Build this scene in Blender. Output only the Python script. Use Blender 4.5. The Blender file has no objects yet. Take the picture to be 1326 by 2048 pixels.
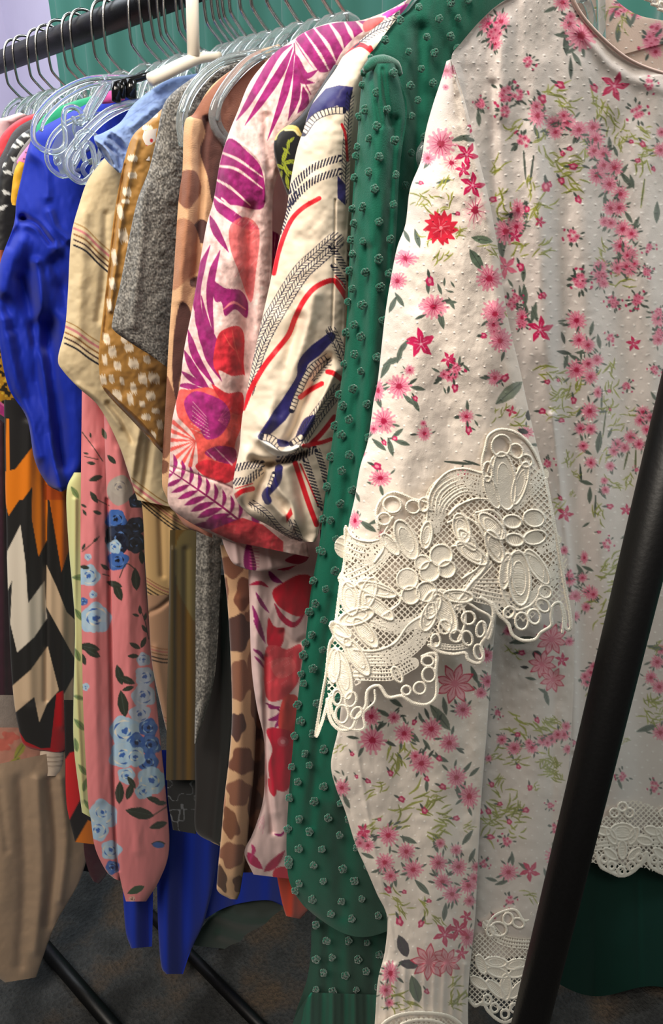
import bpy, math
import numpy as np
from mathutils import Vector, Matrix

C = bpy.context.scene.collection
scn = bpy.context.scene
rng = np.random.default_rng(7)
W_, H_, F_ = 1326.0, 2048.0, 1480.0

# ---------------------------------------------------------------- camera
CAM = np.array([-0.526, 0.0, 1.331])
RIGHT = np.array([.7726, -.6349, 0.0]); RIGHT /= np.linalg.norm(RIGHT)
FWD = np.array([.583, .710, -.396]); FWD -= RIGHT * FWD.dot(RIGHT); FWD /= np.linalg.norm(FWD)
UP = np.cross(RIGHT, FWD)
cd = bpy.data.cameras.new('camera')
cam = bpy.data.objects.new('camera', cd); C.objects.link(cam)
cam.matrix_world = Matrix(((RIGHT[0], UP[0], -FWD[0], CAM[0]), (RIGHT[1], UP[1], -FWD[1], CAM[1]),
                           (RIGHT[2], UP[2], -FWD[2], CAM[2]), (0, 0, 0, 1)))
cd.sensor_fit = 'HORIZONTAL'; cd.sensor_width = 36; cd.lens = 36 * F_ / W_
cd.clip_start = 0.02; cd.clip_end = 50
scn.camera = cam

# ---------------------------------------------------------------- light
w = bpy.data.worlds.new('room_air'); scn.world = w; w.use_nodes = True
w.node_tree.nodes['Background'].inputs[0].default_value = (1.0, .93, .85, 1)
w.node_tree.nodes['Background'].inputs[1].default_value = 0.075

def area(name, loc, target, size, power, col):
    l = bpy.data.lights.new(name, 'AREA'); l.energy = power; l.color = col
    l.shape = 'RECTANGLE'; l.size = size[0]; l.size_y = size[1]
    o = bpy.data.objects.new(name, l); C.objects.link(o); o.location = loc
    o.rotation_euler = (Vector(target) - Vector(loc)).to_track_quat('-Z', 'Y').to_euler()
    return o
area('ceiling_panel_light', (-1.3, -.05, 2.5), (-.1, .45, 1.1), (.8, .7), 53, (1, .90, .78))
area('front_fill_light', (-.3, -1.0, 2.7), (.1, .4, 1.2), (.8, .6), 11, (1, .93, .86))  # added weak fill from behind the camera, not a fitting of the shop
area('back_wall_fill_light', (-.6, 3.4, 2.8), (.6, 4.6, 1.8), (1.2, 1.2), 62, (.93, .95, 1))  # added fill that brightens the lavender wall and curtain, no real fitting
area('ceiling_panel_light_cool', (-.5, 1.7, 2.75), (-.15, .7, 1.4), (1.4, 1.4), 44, (.86, .93, 1))
area('ceiling_spot_light', (.7, .1, 2.7), (.05, .5, 1.3), (.4, .4), 16, (.92, .96, 1))
scn.view_settings.view_transform = 'Standard'; scn.view_settings.look = 'None'
scn.view_settings.exposure = 0.0; scn.view_settings.gamma = 1.0
scn.view_settings.use_curve_mapping = False

# ---------------------------------------------------------------- helpers
def lin(c):
    c = np.asarray(c, float) / 255.0
    return np.where(c <= .04045, c / 12.92, ((c + .055) / 1.055) ** 2.4)

def rays(px, py):
    a = (np.asarray(px, float) - W_ / 2) / F_; b = (H_ / 2 - np.asarray(py, float)) / F_
    return a[..., None] * RIGHT + b[..., None] * UP + FWD

def on_plane(px, py, s, disp=0.0):
    """the point of the upright plane y = s (square to the rail) seen at px, py; disp moves it along the line of sight"""
    r = rays(px, py)
    t = s / r[..., 1] + disp / np.linalg.norm(r, axis=-1)
    return CAM + r * t[..., None]

def on_floor(px, py, z=0.0):
    r = rays(px, py); t = (z - CAM[2]) / r[..., 2]
    return CAM + r * t[..., None]

def vnoise(x, y, seed=0):
    xi = np.floor(x).astype(np.int64); yi = np.floor(y).astype(np.int64)
    fx = x - xi; fy = y - yi; fx = fx * fx * (3 - 2 * fx); fy = fy * fy * (3 - 2 * fy)
    def h(a, b):
        n = (a * 374761393 + b * 668265263 + seed * 974634777) & 0x7fffffff
        n = ((n ^ (n >> 13)) * 1274126177) & 0x7fffffff
        n = (n ^ (n >> 16)) & 0xffff
        return n / 65535.0
    return (h(xi, yi) * (1 - fx) + h(xi + 1, yi) * fx) * (1 - fy) + (h(xi, yi + 1) * (1 - fx) + h(xi + 1, yi + 1) * fx) * fy

def fbm(x, y, seed=0, o=3):
    r = 0; a = .5
    for i in range(o):
        r = r + a * vnoise(x * 2 ** i, y * 2 ** i, seed + i * 17); a *= .5
    return r / (1 - .5 ** o)

def smooth(pts, n=6):
    p = np.array(pts, float)
    if len(p) < 3: return p
    q = np.vstack([2 * p[0] - p[1], p, 2 * p[-1] - p[-2]])
    out = []
    for i in range(1, len(q) - 2):
        a, b, c, d = q[i - 1], q[i], q[i + 1], q[i + 2]
        for t in np.arange(n) / n:
            out.append(.5 * ((2 * b) + (-a + c) * t + (2 * a - 5 * b + 4 * c - d) * t * t + (-a + 3 * b - 3 * c + d) * t ** 3))
    out.append(q[-2]); return np.array(out)

def X(o, k):
    """converter for coordinates read off an enlarged detail with origin o and magnification k"""
    return lambda *pts: [(o[0] + p[0] / k, o[1] + p[1] / k) for p in pts]

class Canvas:
    """colour (sRGB 0-255), relief (metres) and cut-out of a piece of cloth, in garment-sheet units"""
    def __init__(s, x0, y0, x1, y1, base=(255, 255, 255), k=1.0):
        s.x0, s.y0, s.k = x0, y0, k
        s.w = int((x1 - x0) * k) + 2; s.h_ = int((y1 - y0) * k) + 2
        s.col = np.empty((s.h_, s.w, 3), np.float32); s.col[:] = base
        s.h = np.zeros((s.h_, s.w), np.float32); s.a = np.zeros((s.h_, s.w), np.float32)
    def grid(s):
        return np.meshgrid(np.arange(s.w) / s.k + s.x0, np.arange(s.h_) / s.k + s.y0)
    def box(s, xa, ya, xb, yb):
        i0 = max(0, int((xa - s.x0) * s.k)); i1 = min(s.w, int((xb - s.x0) * s.k) + 2)
        j0 = max(0, int((ya - s.y0) * s.k)); j1 = min(s.h_, int((yb - s.y0) * s.k) + 2)
        if i1 <= i0 or j1 <= j0: return None
        X_, Y_ = np.meshgrid(np.arange(i0, i1) / s.k + s.x0, np.arange(j0, j1) / s.k + s.y0)
        return (slice(j0, j1), slice(i0, i1)), X_, Y_
    def put(s, sl, m, col):
        if col is not None: s.col[sl] += (np.asarray(col, np.float32) - s.col[sl]) * np.clip(m, 0, 1)[..., None]
    def field(s, pts, wd, pad=2):
        p = np.array(pts, float); wd = np.broadcast_to(np.asarray(wd, float), (len(p),)) if np.ndim(wd) == 0 or len(np.atleast_1d(wd)) == len(p) else np.interp(np.linspace(0, 1, len(p)), np.linspace(0, 1, len(wd)), wd)
        g = s.box(p[:, 0].min() - wd.max() - pad, p[:, 1].min() - wd.max() - pad, p[:, 0].max() + wd.max() + pad, p[:, 1].max() + wd.max() + pad)
        if g is None: return None
        sl, X_, Y_ = g
        best = np.full(X_.shape, 1e9); wid = np.zeros(X_.shape); arc = np.zeros(X_.shape); side = np.zeros(X_.shape); L = 0
        for i in range(len(p) - 1):
            d = p[i + 1] - p[i]; l2 = d @ d + 1e-9; l = math.sqrt(l2)
            t = np.clip(((X_ - p[i, 0]) * d[0] + (Y_ - p[i, 1]) * d[1]) / l2, 0, 1)
            ex = X_ - p[i, 0] - t * d[0]; ey = Y_ - p[i, 1] - t * d[1]
            dist = np.sqrt(ex * ex + ey * ey); ww = wd[i] + (wd[i + 1] - wd[i]) * t
            v = dist - ww; m = v < best
            best = np.where(m, v, best); wid = np.where(m, ww, wid); arc = np.where(m, L + t * l, arc)
            side = np.where(m, (d[0] * ey - d[1] * ex) / l, side); L += l
        return sl, best, wid, arc, side
    def stroke(s, pts, wd, col, al=1.0, sm=True, relief=0.0, n=5):
        f = s.field(smooth(pts, n) if sm and len(pts) > 2 else pts, wd)
        if f is None: return
        sl, d, ww, arc, side = f
        m = np.clip(.5 - d * s.k, 0, 1) * al
        s.put(sl, m, col)
        if relief: s.h[sl] -= relief * m
    def band(s, pts, wd, fn):
        """fn(arc, side/wd) -> (mask, colour) painted along a ribbon"""
        f = s.field(smooth(pts), wd)
        if f is None: return
        sl, d, ww, arc, side = f
        inside = np.clip(.5 - d * s.k, 0, 1)
        for m, c in fn(arc, side, ww): s.put(sl, m * inside, c)
    def poly(s, pts, col, al=1.0, sm=True):
        p = np.array(pts, float)
        if sm:
            q = np.vstack([p, p[:3]]); p = smooth(q, 5)[5:-6]
        g = s.box(p[:, 0].min() - 2, p[:, 1].min() - 2, p[:, 0].max() + 2, p[:, 1].max() + 2)
        if g is None: return
        sl, X_, Y_ = g
        ins = np.zeros(X_.shape, bool); dm = np.full(X_.shape, 1e9); n = len(p)
        for i in range(n):
            a = p[i]; b = p[(i + 1) % n]; d = b - a
            t = np.clip(((X_ - a[0]) * d[0] + (Y_ - a[1]) * d[1]) / (d @ d + 1e-9), 0, 1)
            dm = np.minimum(dm, (X_ - a[0] - t * d[0]) ** 2 + (Y_ - a[1] - t * d[1]) ** 2)
            if abs(d[1]) > 1e-9: ins ^= ((a[1] > Y_) != (b[1] > Y_)) & (X_ < d[0] * (Y_ - a[1]) / d[1] + a[0])
        dm = np.sqrt(dm) * np.where(ins, -1, 1)
        m = np.clip(.5 - dm * s.k, 0, 1) * al
        s.put(sl, m, col); return sl, m, X_, Y_
    def ell(s, x, y, rx, ry, ang, col, al=1.0, relief=0.0, rag=0.0, seed=0):
        R = max(rx, ry) * (1 + rag) + 2; g = s.box(x - R, y - R, x + R, y + R)
        if g is None: return
        sl, X_, Y_ = g; c, n_ = math.cos(ang), math.sin(ang)
        u = ((X_ - x) * c + (Y_ - y) * n_) / rx; v = (-(X_ - x) * n_ + (Y_ - y) * c) / ry
        r = np.sqrt(u * u + v * v)
        if rag:
            th = np.arctan2(v, u); r = r / (1 + rag * (np.sin(th * 5 + seed) * .5 + np.sin(th * 3 + seed * 2.3) * .5))
        m = np.clip(.5 - (r - 1) * min(rx, ry) * s.k, 0, 1) * al
        s.put(sl, m, col)
        if relief: s.h[sl] -= relief * np.clip(1 - r * r, 0, 1)
    def fold(s, pts, width, amp):
        """raised (amp > 0) or sunk ridge along a line"""
        f = s.field(smooth(pts), 0.01, pad=width * 2.6)
        if f is None: return
        sl, d, *_ = f
        s.h[sl] -= amp * np.exp(-(np.maximum(d, 0) / width) ** 2)
    def step(s, pts, width, amp):
        """one side of the line stands amp nearer than the other, fading out over 5 widths (an overlapped pleat)"""
        f = s.field(smooth(pts), 0.01, pad=width * 6)
        if f is None: return
        sl, d, ww, arc, side = f
        sg = np.tanh(side / (width * .16)); s.h[sl] -= amp * .5 * sg * np.exp(-(np.maximum(d, 0) / (width * 2.2)) ** 2)
    def sample(s, px, py, arr):
        x = np.clip((px - s.x0) * s.k, 0, s.w - 1.001); y = np.clip((py - s.y0) * s.k, 0, s.h_ - 1.001)
        i = x.astype(int); j = y.astype(int); fx = x - i; fy = y - j
        if arr.ndim == 3: fx = fx[..., None]; fy = fy[..., None]
        return (arr[j, i] * (1 - fx) + arr[j, i + 1] * fx) * (1 - fy) + (arr[j + 1, i] * (1 - fx) + arr[j + 1, i + 1] * fx) * fy

def raw_mesh(name, co, quads, mat, cols=None, origin=(0, 0, 0), parent=None, flat=False):
    used = np.unique(quads); rem = np.full(len(co), -1, np.int64); rem[used] = np.arange(len(used))
    co = co[used] - np.array(origin); quads = rem[quads]
    m = bpy.data.meshes.new(name); nv, nf = len(co), len(quads); k = quads.shape[1]
    m.vertices.add(nv); m.vertices.foreach_set('co', co.astype(np.float32).ravel())
    m.loops.add(nf * k); m.loops.foreach_set('vertex_index', quads.astype(np.int32).ravel())
    m.polygons.add(nf); m.polygons.foreach_set('loop_start', (np.arange(nf) * k).astype(np.int32))
    m.polygons.foreach_set('use_smooth', np.full(nf, not flat, bool))
    m.update(calc_edges=True)
    if cols is not None:
        at = m.color_attributes.new('Col', 'FLOAT_COLOR', 'POINT')
        c4 = np.ones((nv, 4), np.float32); c4[:, :3] = lin(cols[used]); at.data.foreach_set('color', c4.ravel())
    m.materials.append(mat)
    o = bpy.data.objects.new(name, m); C.objects.link(o)
    if parent: o.parent = parent
    else: o.location = origin
    return o

def grid_quads(nr, nc, off=0, keep=None):
    i = np.arange(nr - 1)[:, None] * nc + np.arange(nc - 1)[None] + off
    q = np.stack([i, i + 1, i + nc + 1, i + nc], -1)
    return (q[keep] if keep is not None else q.reshape(-1, 4)).reshape(-1, 4)

def rungs(L, R, n):
    """sides of a cloth piece, rows matched by number"""
    L = smooth(L, 8) if len(L) > 2 else np.array(L, float); R = smooth(R, 8) if len(R) > 2 else np.array(R, float)
    def rs(P, n):
        return np.stack([np.interp(np.linspace(0, 1, n), np.linspace(0, 1, len(P)), P[:, i]) for i in (0, 1)], 1)
    mid = (rs(L, 400) + rs(R, 400)) / 2; ar = np.r_[0, np.cumsum(np.hypot(*np.diff(mid, axis=0).T) + .2)]; tt = np.interp(np.linspace(0, ar[-1], n), ar, np.linspace(0, 1, 400))
    f = lambda P: np.stack([np.interp(tt, np.linspace(0, 1, len(P)), P[:, i]) for i in (0, 1)], 1)
    return f(L), f(R)

def cloth(name, thing_, L, R, s, cv, mat, bulge=.012, back=.012, step=2.0, hem=None, tilt=0.0, plain=None, extra=None, backstep=10):
    """a hanging piece of cloth: a front that bulges towards the aisle and a back, closed along both sides"""
    ln = max(np.hypot(*np.diff(np.array(P, float), axis=0).T).sum() for P in (L, R))
    nr = max(6, int(ln / step)); l, r = rungs(L, R, nr)
    nc = max(6, int(np.hypot(*(r - l).T).max() / step))
    nr += (-(nr - 1)) % backstep; l, r = rungs(L, R, nr); nc += (-(nc - 1)) % backstep
    u = np.linspace(0, 1, nc)[None]; v = np.linspace(0, 1, nr)[:, None]
    px = l[:, 0:1] * (1 - u) + r[:, 0:1] * u; py = l[:, 1:2] * (1 - u) + r[:, 1:2] * u
    if hem is not None: py = py + hem(u) * np.clip((v - .75) / .25, 0, 1) ** 2
    prof = (1 - (2 * u - 1) ** 2) ** .55 * np.ones_like(v)
    wig = 1.0
    d = -bulge * prof + tilt * (u - .5)
    if cv is not None: d = d + cv.sample(px, py, cv.h) * np.minimum(1, prof * 3)
    if extra is not None: d = d + extra(px, py, u, v)
    A = on_plane(px, py, s, d)
    bs = backstep
    pb, qb = px[::bs, ::bs], py[::bs, ::bs]
    hb = 0.0
    if cv is not None: hb = np.maximum(cv.sample(pb, qb, cv.h), 0) * np.minimum(1, prof * 3)[::bs, ::bs]
    B = on_plane(pb, qb, s, (back * prof + tilt * (u - .5))[::bs, ::bs] + hb + .002 * prof[::bs, ::bs])
    co = np.vstack([A.reshape(-1, 3), B.reshape(-1, 3)])
    q = np.vstack([grid_quads(nr, nc), grid_quads(*pb.shape, off=nr * nc)[:, ::-1]])
    cf = cv.sample(px, py, cv.col).reshape(-1, 3)
    cb = cv.sample(pb, qb, cv.col).reshape(-1, 3) if plain is None else np.tile(np.array(plain, float), (pb.size, 1))
    return raw_mesh(name, co, q, mat, np.vstack([cf, cb]), ORIG[thing_.name], thing_)

ORIG = {}
def thing(name, label, cat, loc, group=None):
    o = bpy.data.objects.new(name, None); C.objects.link(o); o.location = loc
    o.empty_display_size = .05
    o['label'] = label; o['category'] = cat
    if group: o['group'] = group
    ORIG[o.name] = tuple(loc); return o

def tagged(o, label, cat, group=None):
    o['label'] = label; o['category'] = cat
    if group: o['group'] = group
    return o

# ---------------------------------------------------------------- materials
def fabric(name, weave=1400, bump=.25, rough=.85, transl=.12, sheen=.25, thr=None, base=None, aniso=(1, 1, 1), var=0.0, bdist=.0006, alpha=1.0):
    m = bpy.data.materials.new(name); m.use_nodes = True; n = m.node_tree.nodes; l = m.node_tree.links
    b = n['Principled BSDF']; out = n['Material Output']
    if base is None:
        a = n.new('ShaderNodeVertexColor'); a.layer_name = 'Col'; src = a.outputs['Color']
    else:
        a = n.new('ShaderNodeRGB'); a.outputs[0].default_value = (*lin(base), 1); src = a.outputs[0]
    tc = n.new('ShaderNodeTexCoord'); mp = n.new('ShaderNodeMapping'); mp.inputs['Scale'].default_value = aniso
    l.new(tc.outputs['Object'], mp.inputs['Vector'])
    nz = n.new('ShaderNodeTexNoise'); nz.inputs['Scale'].default_value = weave; nz.inputs['Detail'].default_value = 2
    l.new(mp.outputs[0], nz.inputs['Vector'])
    if var:
        mx = n.new('ShaderNodeMix'); mx.data_type = 'RGBA'; mx.blend_type = 'MULTIPLY'; mx.inputs[0].default_value = 1
        rr = n.new('ShaderNodeMapRange'); rr.inputs[1].default_value = .3; rr.inputs[2].default_value = .7
        rr.inputs[3].default_value = 1 - var; rr.inputs[4].default_value = 1 + var
        l.new(nz.outputs[0], rr.inputs[0]); l.new(src, mx.inputs[6]); l.new(rr.outputs[0], mx.inputs[7]); src = mx.outputs[2]
    l.new(src, b.inputs['Base Color'])
    bp = n.new('ShaderNodeBump'); bp.inputs['Strength'].default_value = bump; bp.inputs['Distance'].default_value = bdist
    l.new(nz.outputs[0], bp.inputs['Height']); l.new(bp.outputs[0], b.inputs['Normal'])
    b.inputs['Roughness'].default_value = rough; b.inputs['Sheen Weight'].default_value = sheen; b.inputs['Sheen Roughness'].default_value = .5
    b.inputs['Specular IOR Level'].default_value = .25; b.inputs['Alpha'].default_value = alpha
    if transl:
        t = n.new('ShaderNodeBsdfTranslucent'); l.new(src, t.inputs['Color']); mxs = n.new('ShaderNodeMixShader'); mxs.inputs[0].default_value = transl
        l.new(b.outputs[0], mxs.inputs[1]); l.new(t.outputs[0], mxs.inputs[2]); l.new(mxs.outputs[0], out.inputs['Surface'])
    return m

def simple(name, col, rough=.5, metal=0.0, trans=0.0, ior=1.45, noise=0.0, scale=60, spec=.5, alpha=1.0):
    m = bpy.data.materials.new(name); m.use_nodes = True; n = m.node_tree.nodes; l = m.node_tree.links; b = n['Principled BSDF']
    b.inputs['Base Color'].default_value = (*lin(col), 1); b.inputs['Roughness'].default_value = rough; b.inputs['Metallic'].default_value = metal
    b.inputs['Transmission Weight'].default_value = trans; b.inputs['IOR'].default_value = ior; b.inputs['Specular IOR Level'].default_value = spec
    b.inputs['Alpha'].default_value = alpha
    tc = n.new('ShaderNodeTexCoord'); nz = n.new('ShaderNodeTexNoise'); nz.inputs['Scale'].default_value = scale; nz.inputs['Detail'].default_value = 4
    l.new(tc.outputs['Object'], nz.inputs['Vector'])
    if noise:
        mx = n.new('ShaderNodeMix'); mx.data_type = 'RGBA'; mx.blend_type = 'MULTIPLY'; mx.inputs[0].default_value = 1; mx.inputs[6].default_value = (*lin(col), 1)
        rr = n.new('ShaderNodeMapRange'); rr.inputs[1].default_value = .3; rr.inputs[2].default_value = .7; rr.inputs[3].default_value = 1 - noise; rr.inputs[4].default_value = 1 + noise
        l.new(nz.outputs[0], rr.inputs[0]); l.new(rr.outputs[0], mx.inputs[7]); l.new(mx.outputs[2], b.inputs['Base Color'])
    bp = n.new('ShaderNodeBump'); bp.inputs['Strength'].default_value = .08; bp.inputs['Distance'].default_value = .002
    l.new(nz.outputs[0], bp.inputs['Height']); l.new(bp.outputs[0], b.inputs['Normal'])
    return m

M_cot = fabric('printed_cotton', 1600, .3, .85, .18)
M_sheer = fabric('sheer_crepe', 1800, .3, .8, .15, sheen=.35)
M_silk = fabric('smooth_satin', 900, .12, .5, .08, sheen=.1)
M_knit = fabric('knit_jersey', 900, .8, .95, .05, sheen=.3, aniso=(1, 1, .35), var=.08)
M_rib = fabric('rib_knit', 500, .5, .9, .05, aniso=(1, 1, 4))
M_lace = fabric('guipure_lace', 1500, .6, .8, .12, sheen=.3, base=(250, 243, 228))
M_green = fabric('green_chiffon', 1300, .45, .75, .08, sheen=.15)
M_poly = fabric('smooth_polyester', 1200, .15, .55, .06)
M_black_metal = simple('black_powder_coated_steel', (8, 8, 9), .42, .0, noise=.15, scale=300, spec=.3)
M_chrome = simple('polished_hook_wire', (205, 203, 200), .16, 1.0)
M_clear = simple('clear_polystyrene', (236, 246, 248), .05, 0, .88, 1.42)
M_clear_shell = simple('clear_plastic_flat', (222, 232, 238), .08, 0, .8, 1.4)
M_white_plastic = simple('white_plastic', (235, 225, 208), .4)

# ---------------------------------------------------------------- tube helper
def tube(pts, rad, seg=10, sm=4, flat=None, caps=True, closed=False):
    """vertices and quads of a round bar through 3-D points; flat squeezes it along an axis"""
    p = np.array(pts, float)
    if sm > 1 and len(p) > 2: p = smooth(p, sm)
    n = len(p); rad = np.interp(np.linspace(0, 1, n), np.linspace(0, 1, len(np.atleast_1d(rad))), np.atleast_1d(rad))
    T = np.gradient(p, axis=0); T /= np.linalg.norm(T, axis=1)[:, None] + 1e-12
    ref = np.array([0, 1, 0]) if abs(T[:, 1]).mean() < .8 else np.array([0, 0, 1])
    a = np.linspace(0, 2 * np.pi, seg, endpoint=False); V = []
    for i in range(n):
        e1 = np.cross(T[i], ref); e1 /= np.linalg.norm(e1) + 1e-12; e2 = np.cross(T[i], e1)
        k1, k2 = flat or (1, 1)
        V.append(p[i] + rad[i] * (np.cos(a)[:, None] * e1 * k1 + np.sin(a)[:, None] * e2 * k2))
    V = np.vstack(V); Q = []
    for i in range(n - 1):
        for j in range(seg):
            Q.append((i * seg + j, i * seg + (j + 1) % seg, (i + 1) * seg + (j + 1) % seg, (i + 1) * seg + j))
    if caps:
        c0 = len(V); V = np.vstack([V, p[:1] - T[0] * rad[0] * .3, p[-1:] + T[-1] * rad[-1] * .3])
        for j in range(0, seg, 2):
            Q.append((c0, (j + 2) % seg, j + 1, j)); b = (n - 1) * seg
            Q.append((c0 + 1, b + j, b + j + 1, b + (j + 2) % seg))
    return V, np.array(Q)

def join(parts):
    V, Q, o = [], [], 0
    for v, q in parts: V.append(v); Q.append(q + o); o += len(v)
    return np.vstack(V), np.vstack(Q)
def solid(name, VQ, mat, origin=(0, 0, 0), parent=None, cols=None):
    return raw_mesh(name, VQ[0], VQ[1], mat, cols, origin, parent)
# ================================================================ setting
def box_mesh(name, lo, hi, mat, kind=None):
    x0, y0, z0 = lo; x1, y1, z1 = hi
    co = np.array([(x, y, z) for x in (x0, x1) for y in (y0, y1) for z in (z0, z1)], float)
    q = np.array([(0, 1, 3, 2), (4, 6, 7, 5), (0, 4, 5, 1), (2, 3, 7, 6), (0, 2, 6, 4), (1, 5, 7, 3)])
    o = raw_mesh(name, co, q, mat, flat=True)
    if kind: o['kind'] = kind
    return o

def carpet_mat():
    m = bpy.data.materials.new('dark_mottled_carpet'); m.use_nodes = True; n = m.node_tree.nodes; l = m.node_tree.links; b = n['Principled BSDF']
    tc = n.new('ShaderNodeTexCoord'); a = n.new('ShaderNodeTexNoise'); a.inputs['Scale'].default_value = 9; a.inputs['Detail'].default_value = 6
    f = n.new('ShaderNodeTexNoise'); f.inputs['Scale'].default_value = 150; f.inputs['Detail'].default_value = 3
    l.new(tc.outputs['Object'], a.inputs[0]); l.new(tc.outputs['Object'], f.inputs[0])
    r = n.new('ShaderNodeValToRGB'); e = r.color_ramp.elements
    e[0].position = .36; e[0].color = (*lin((30, 31, 31)), 1); e[1].position = .66; e[1].color = (*lin((70, 58, 46)), 1)
    k = e.new(.5); k.color = (*lin((50, 51, 51)), 1)
    l.new(a.outputs[0], r.inputs[0])
    mx = n.new('ShaderNodeMix'); mx.data_type = 'RGBA'; mx.blend_type = 'OVERLAY'; mx.inputs[0].default_value = .8
    l.new(r.outputs[0], mx.inputs[6]); l.new(f.outputs[0], mx.inputs[7]); l.new(mx.outputs[2], b.inputs['Base Color'])
    bp = n.new('ShaderNodeBump'); bp.inputs['Distance'].default_value = .01; l.new(f.outputs[0], bp.inputs['Height']); l.new(bp.outputs[0], b.inputs['Normal'])
    b.inputs['Roughness'].default_value = 1; return m
box_mesh('floor', (-3, -1.5, -.1), (3, 6, 0), carpet_mat(), 'structure')
box_mesh('wall_back', (-3, 5.2, 0), (3, 5.3, 3), simple('lavender_wall_paint', (196, 190, 214), .8, noise=.04, scale=3), 'structure')
box_mesh('wall_right', (1.25, -1.5, 0), (1.35, 5.2, 3), simple('lavender_wall_paint_side', (196, 190, 214), .8, noise=.04, scale=3), 'structure')

# curtain behind the rack, real folds
ys = np.arange(-.9, 3.86, .012); zs = np.linspace(.03, 2.95, 12)
Yg, Zg = np.meshgrid(ys, zs)
ph = Yg * 2 * np.pi / .23 + 1.3 * np.sin(Yg * 3.1) + .5 * np.sin(Yg * 7.7)
Xg = 1.0 + .035 * np.sin(ph) + .012 * np.sin(2 * ph + 1) + .01 * np.sin(Zg * 2 + Yg * 3)
co = np.stack([Xg, Yg, Zg], -1).reshape(-1, 3); q = grid_quads(len(zs), len(ys))
co2 = co + np.array([.006, 0, 0])
cur = raw_mesh('curtain', np.vstack([co, co2]), np.vstack([q, q + len(co)]), fabric('teal_green_curtain', 900, .2, .8, 0, base=(58, 112, 100)))
tagged(cur, 'teal green pleated curtain hanging behind the clothes rack', 'curtain')

# ================================================================ clothes rack
RZ = 1.55
rk = thing('clothes_rack', 'black steel clothes rack holding the row of garments, its round rail and near post showing', 'clothes rack', (0, .8, 0))
O = ORIG[rk.name]
solid('rail', tube([(0, .215, RZ), (0, 2.1, RZ)], .017, 24, 1), M_black_metal, O, rk)
pt = on_plane(np.array([1262., 1067.]), np.array([1220., 2020.]), .215)
dr = pt[1] - pt[0]; top = pt[0] + dr * ((RZ - pt[0][2]) / dr[2]); bot = pt[0] + dr * ((.02 - pt[0][2]) / dr[2])
solid('post', tube([top, bot], .0155, 24, 1), M_black_metal, O, rk)
solid('far_post', tube([(0, 2.09, RZ), (0, 2.09, .02)], .0155, 16, 1), M_black_metal, O, rk)
for (a, b) in (((60, 1860), (215, 2040)), ((372, 1901), (560, 2092))):
    p = on_floor(*a, .02); q_ = on_floor(*b, .02); d = (q_ - p)
    solid('foot_bar', tube([p - d * .5, q_ + d * .5], .013 if a[0] < 100 else .010, 12, 1), M_black_metal, O, rk)

# ================================================================ hangers
def hook_vq():
    pts = [(.021, 0, -.008), (.021, 0, .004), (.013, 0, .019), (0, 0, .0235), (-.014, 0, .019), (-.022, 0, .004), (-.0235, 0, -.02), (-.0225, 0, -.041),
           (-.019, 0, -.049), (-.008, 0, -.060), (-.001, 0, -.068), (0, 0, -.088)]
    return tube(pts, .0021, 8, 4)
def body_vq():
    P = []
    arch = [(-.150, 0, -.188), (-.11, 0, -.166), (-.07, 0, -.143), (-.044, 0, -.118), (-.028, 0, -.086), (0, 0, -.068), (.028, 0, -.086), (.044, 0, -.118), (.07, 0, -.143), (.11, 0, -.166), (.15, 0, -.188)]
    P.append(tube(arch, [.003, .0038, .0052, .0038, .003], 8, 3, flat=(1, .7)))
    low = [(-.034, 0, -.122), (-.016, 0, -.100), (0, 0, -.094), (.016, 0, -.100), (.034, 0, -.122)]
    P.append(tube(low, .003, 6, 3))
    for s in (-1, 1):
        P.append(tube([(s * .150, 0, -.185), (s * .158, 0, -.194), (s * .152, 0, -.203), (s * .142, 0, -.200)], .0028, 6, 3))
    P.append(tube([(0, 0, -.076), (0, 0, -.096)], .004, 10, 1))
    return join(P)
HK, BD = hook_vq(), body_vq()
proto = thing('hanger', 'x', 'hanger', (0, 0, 0), 'clear hangers along the rail')
hk = solid('hook', HK, M_chrome, (0, 0, 0), proto); bd = solid('hanger_body', BD, M_clear, (0, 0, 0), proto)
hk['label'] = 'bent chrome wire hook'; bd['label'] = 'clear plastic hanger arms'

def proj(P):
    v = np.asarray(P) - CAM; z = v @ FWD
    return W_ / 2 + F_ * (v @ RIGHT) / z, H_ / 2 - F_ * (v @ UP) / z
yy = np.linspace(.3, 2.0, 1500)
hx = np.array([proj((-.0235, y, RZ - .01))[0] for y in yy])
hook_px = [9, 26, 55, 72, 94, 124, 141, 183, 207, 258, 279, 298, 315, 328, 351, 362, 405, 419, 430, 440, 458, 478, 500, 529, 565, 596, 628, 650]
order = {0: 'leftmost of all on the black rail, by the lavender wall', 1: 'second from the left end of the row, just inside the frame edge'}
first = True
ypos = [float(np.interp(-p, -hx, yy)) for p in hook_px]
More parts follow.
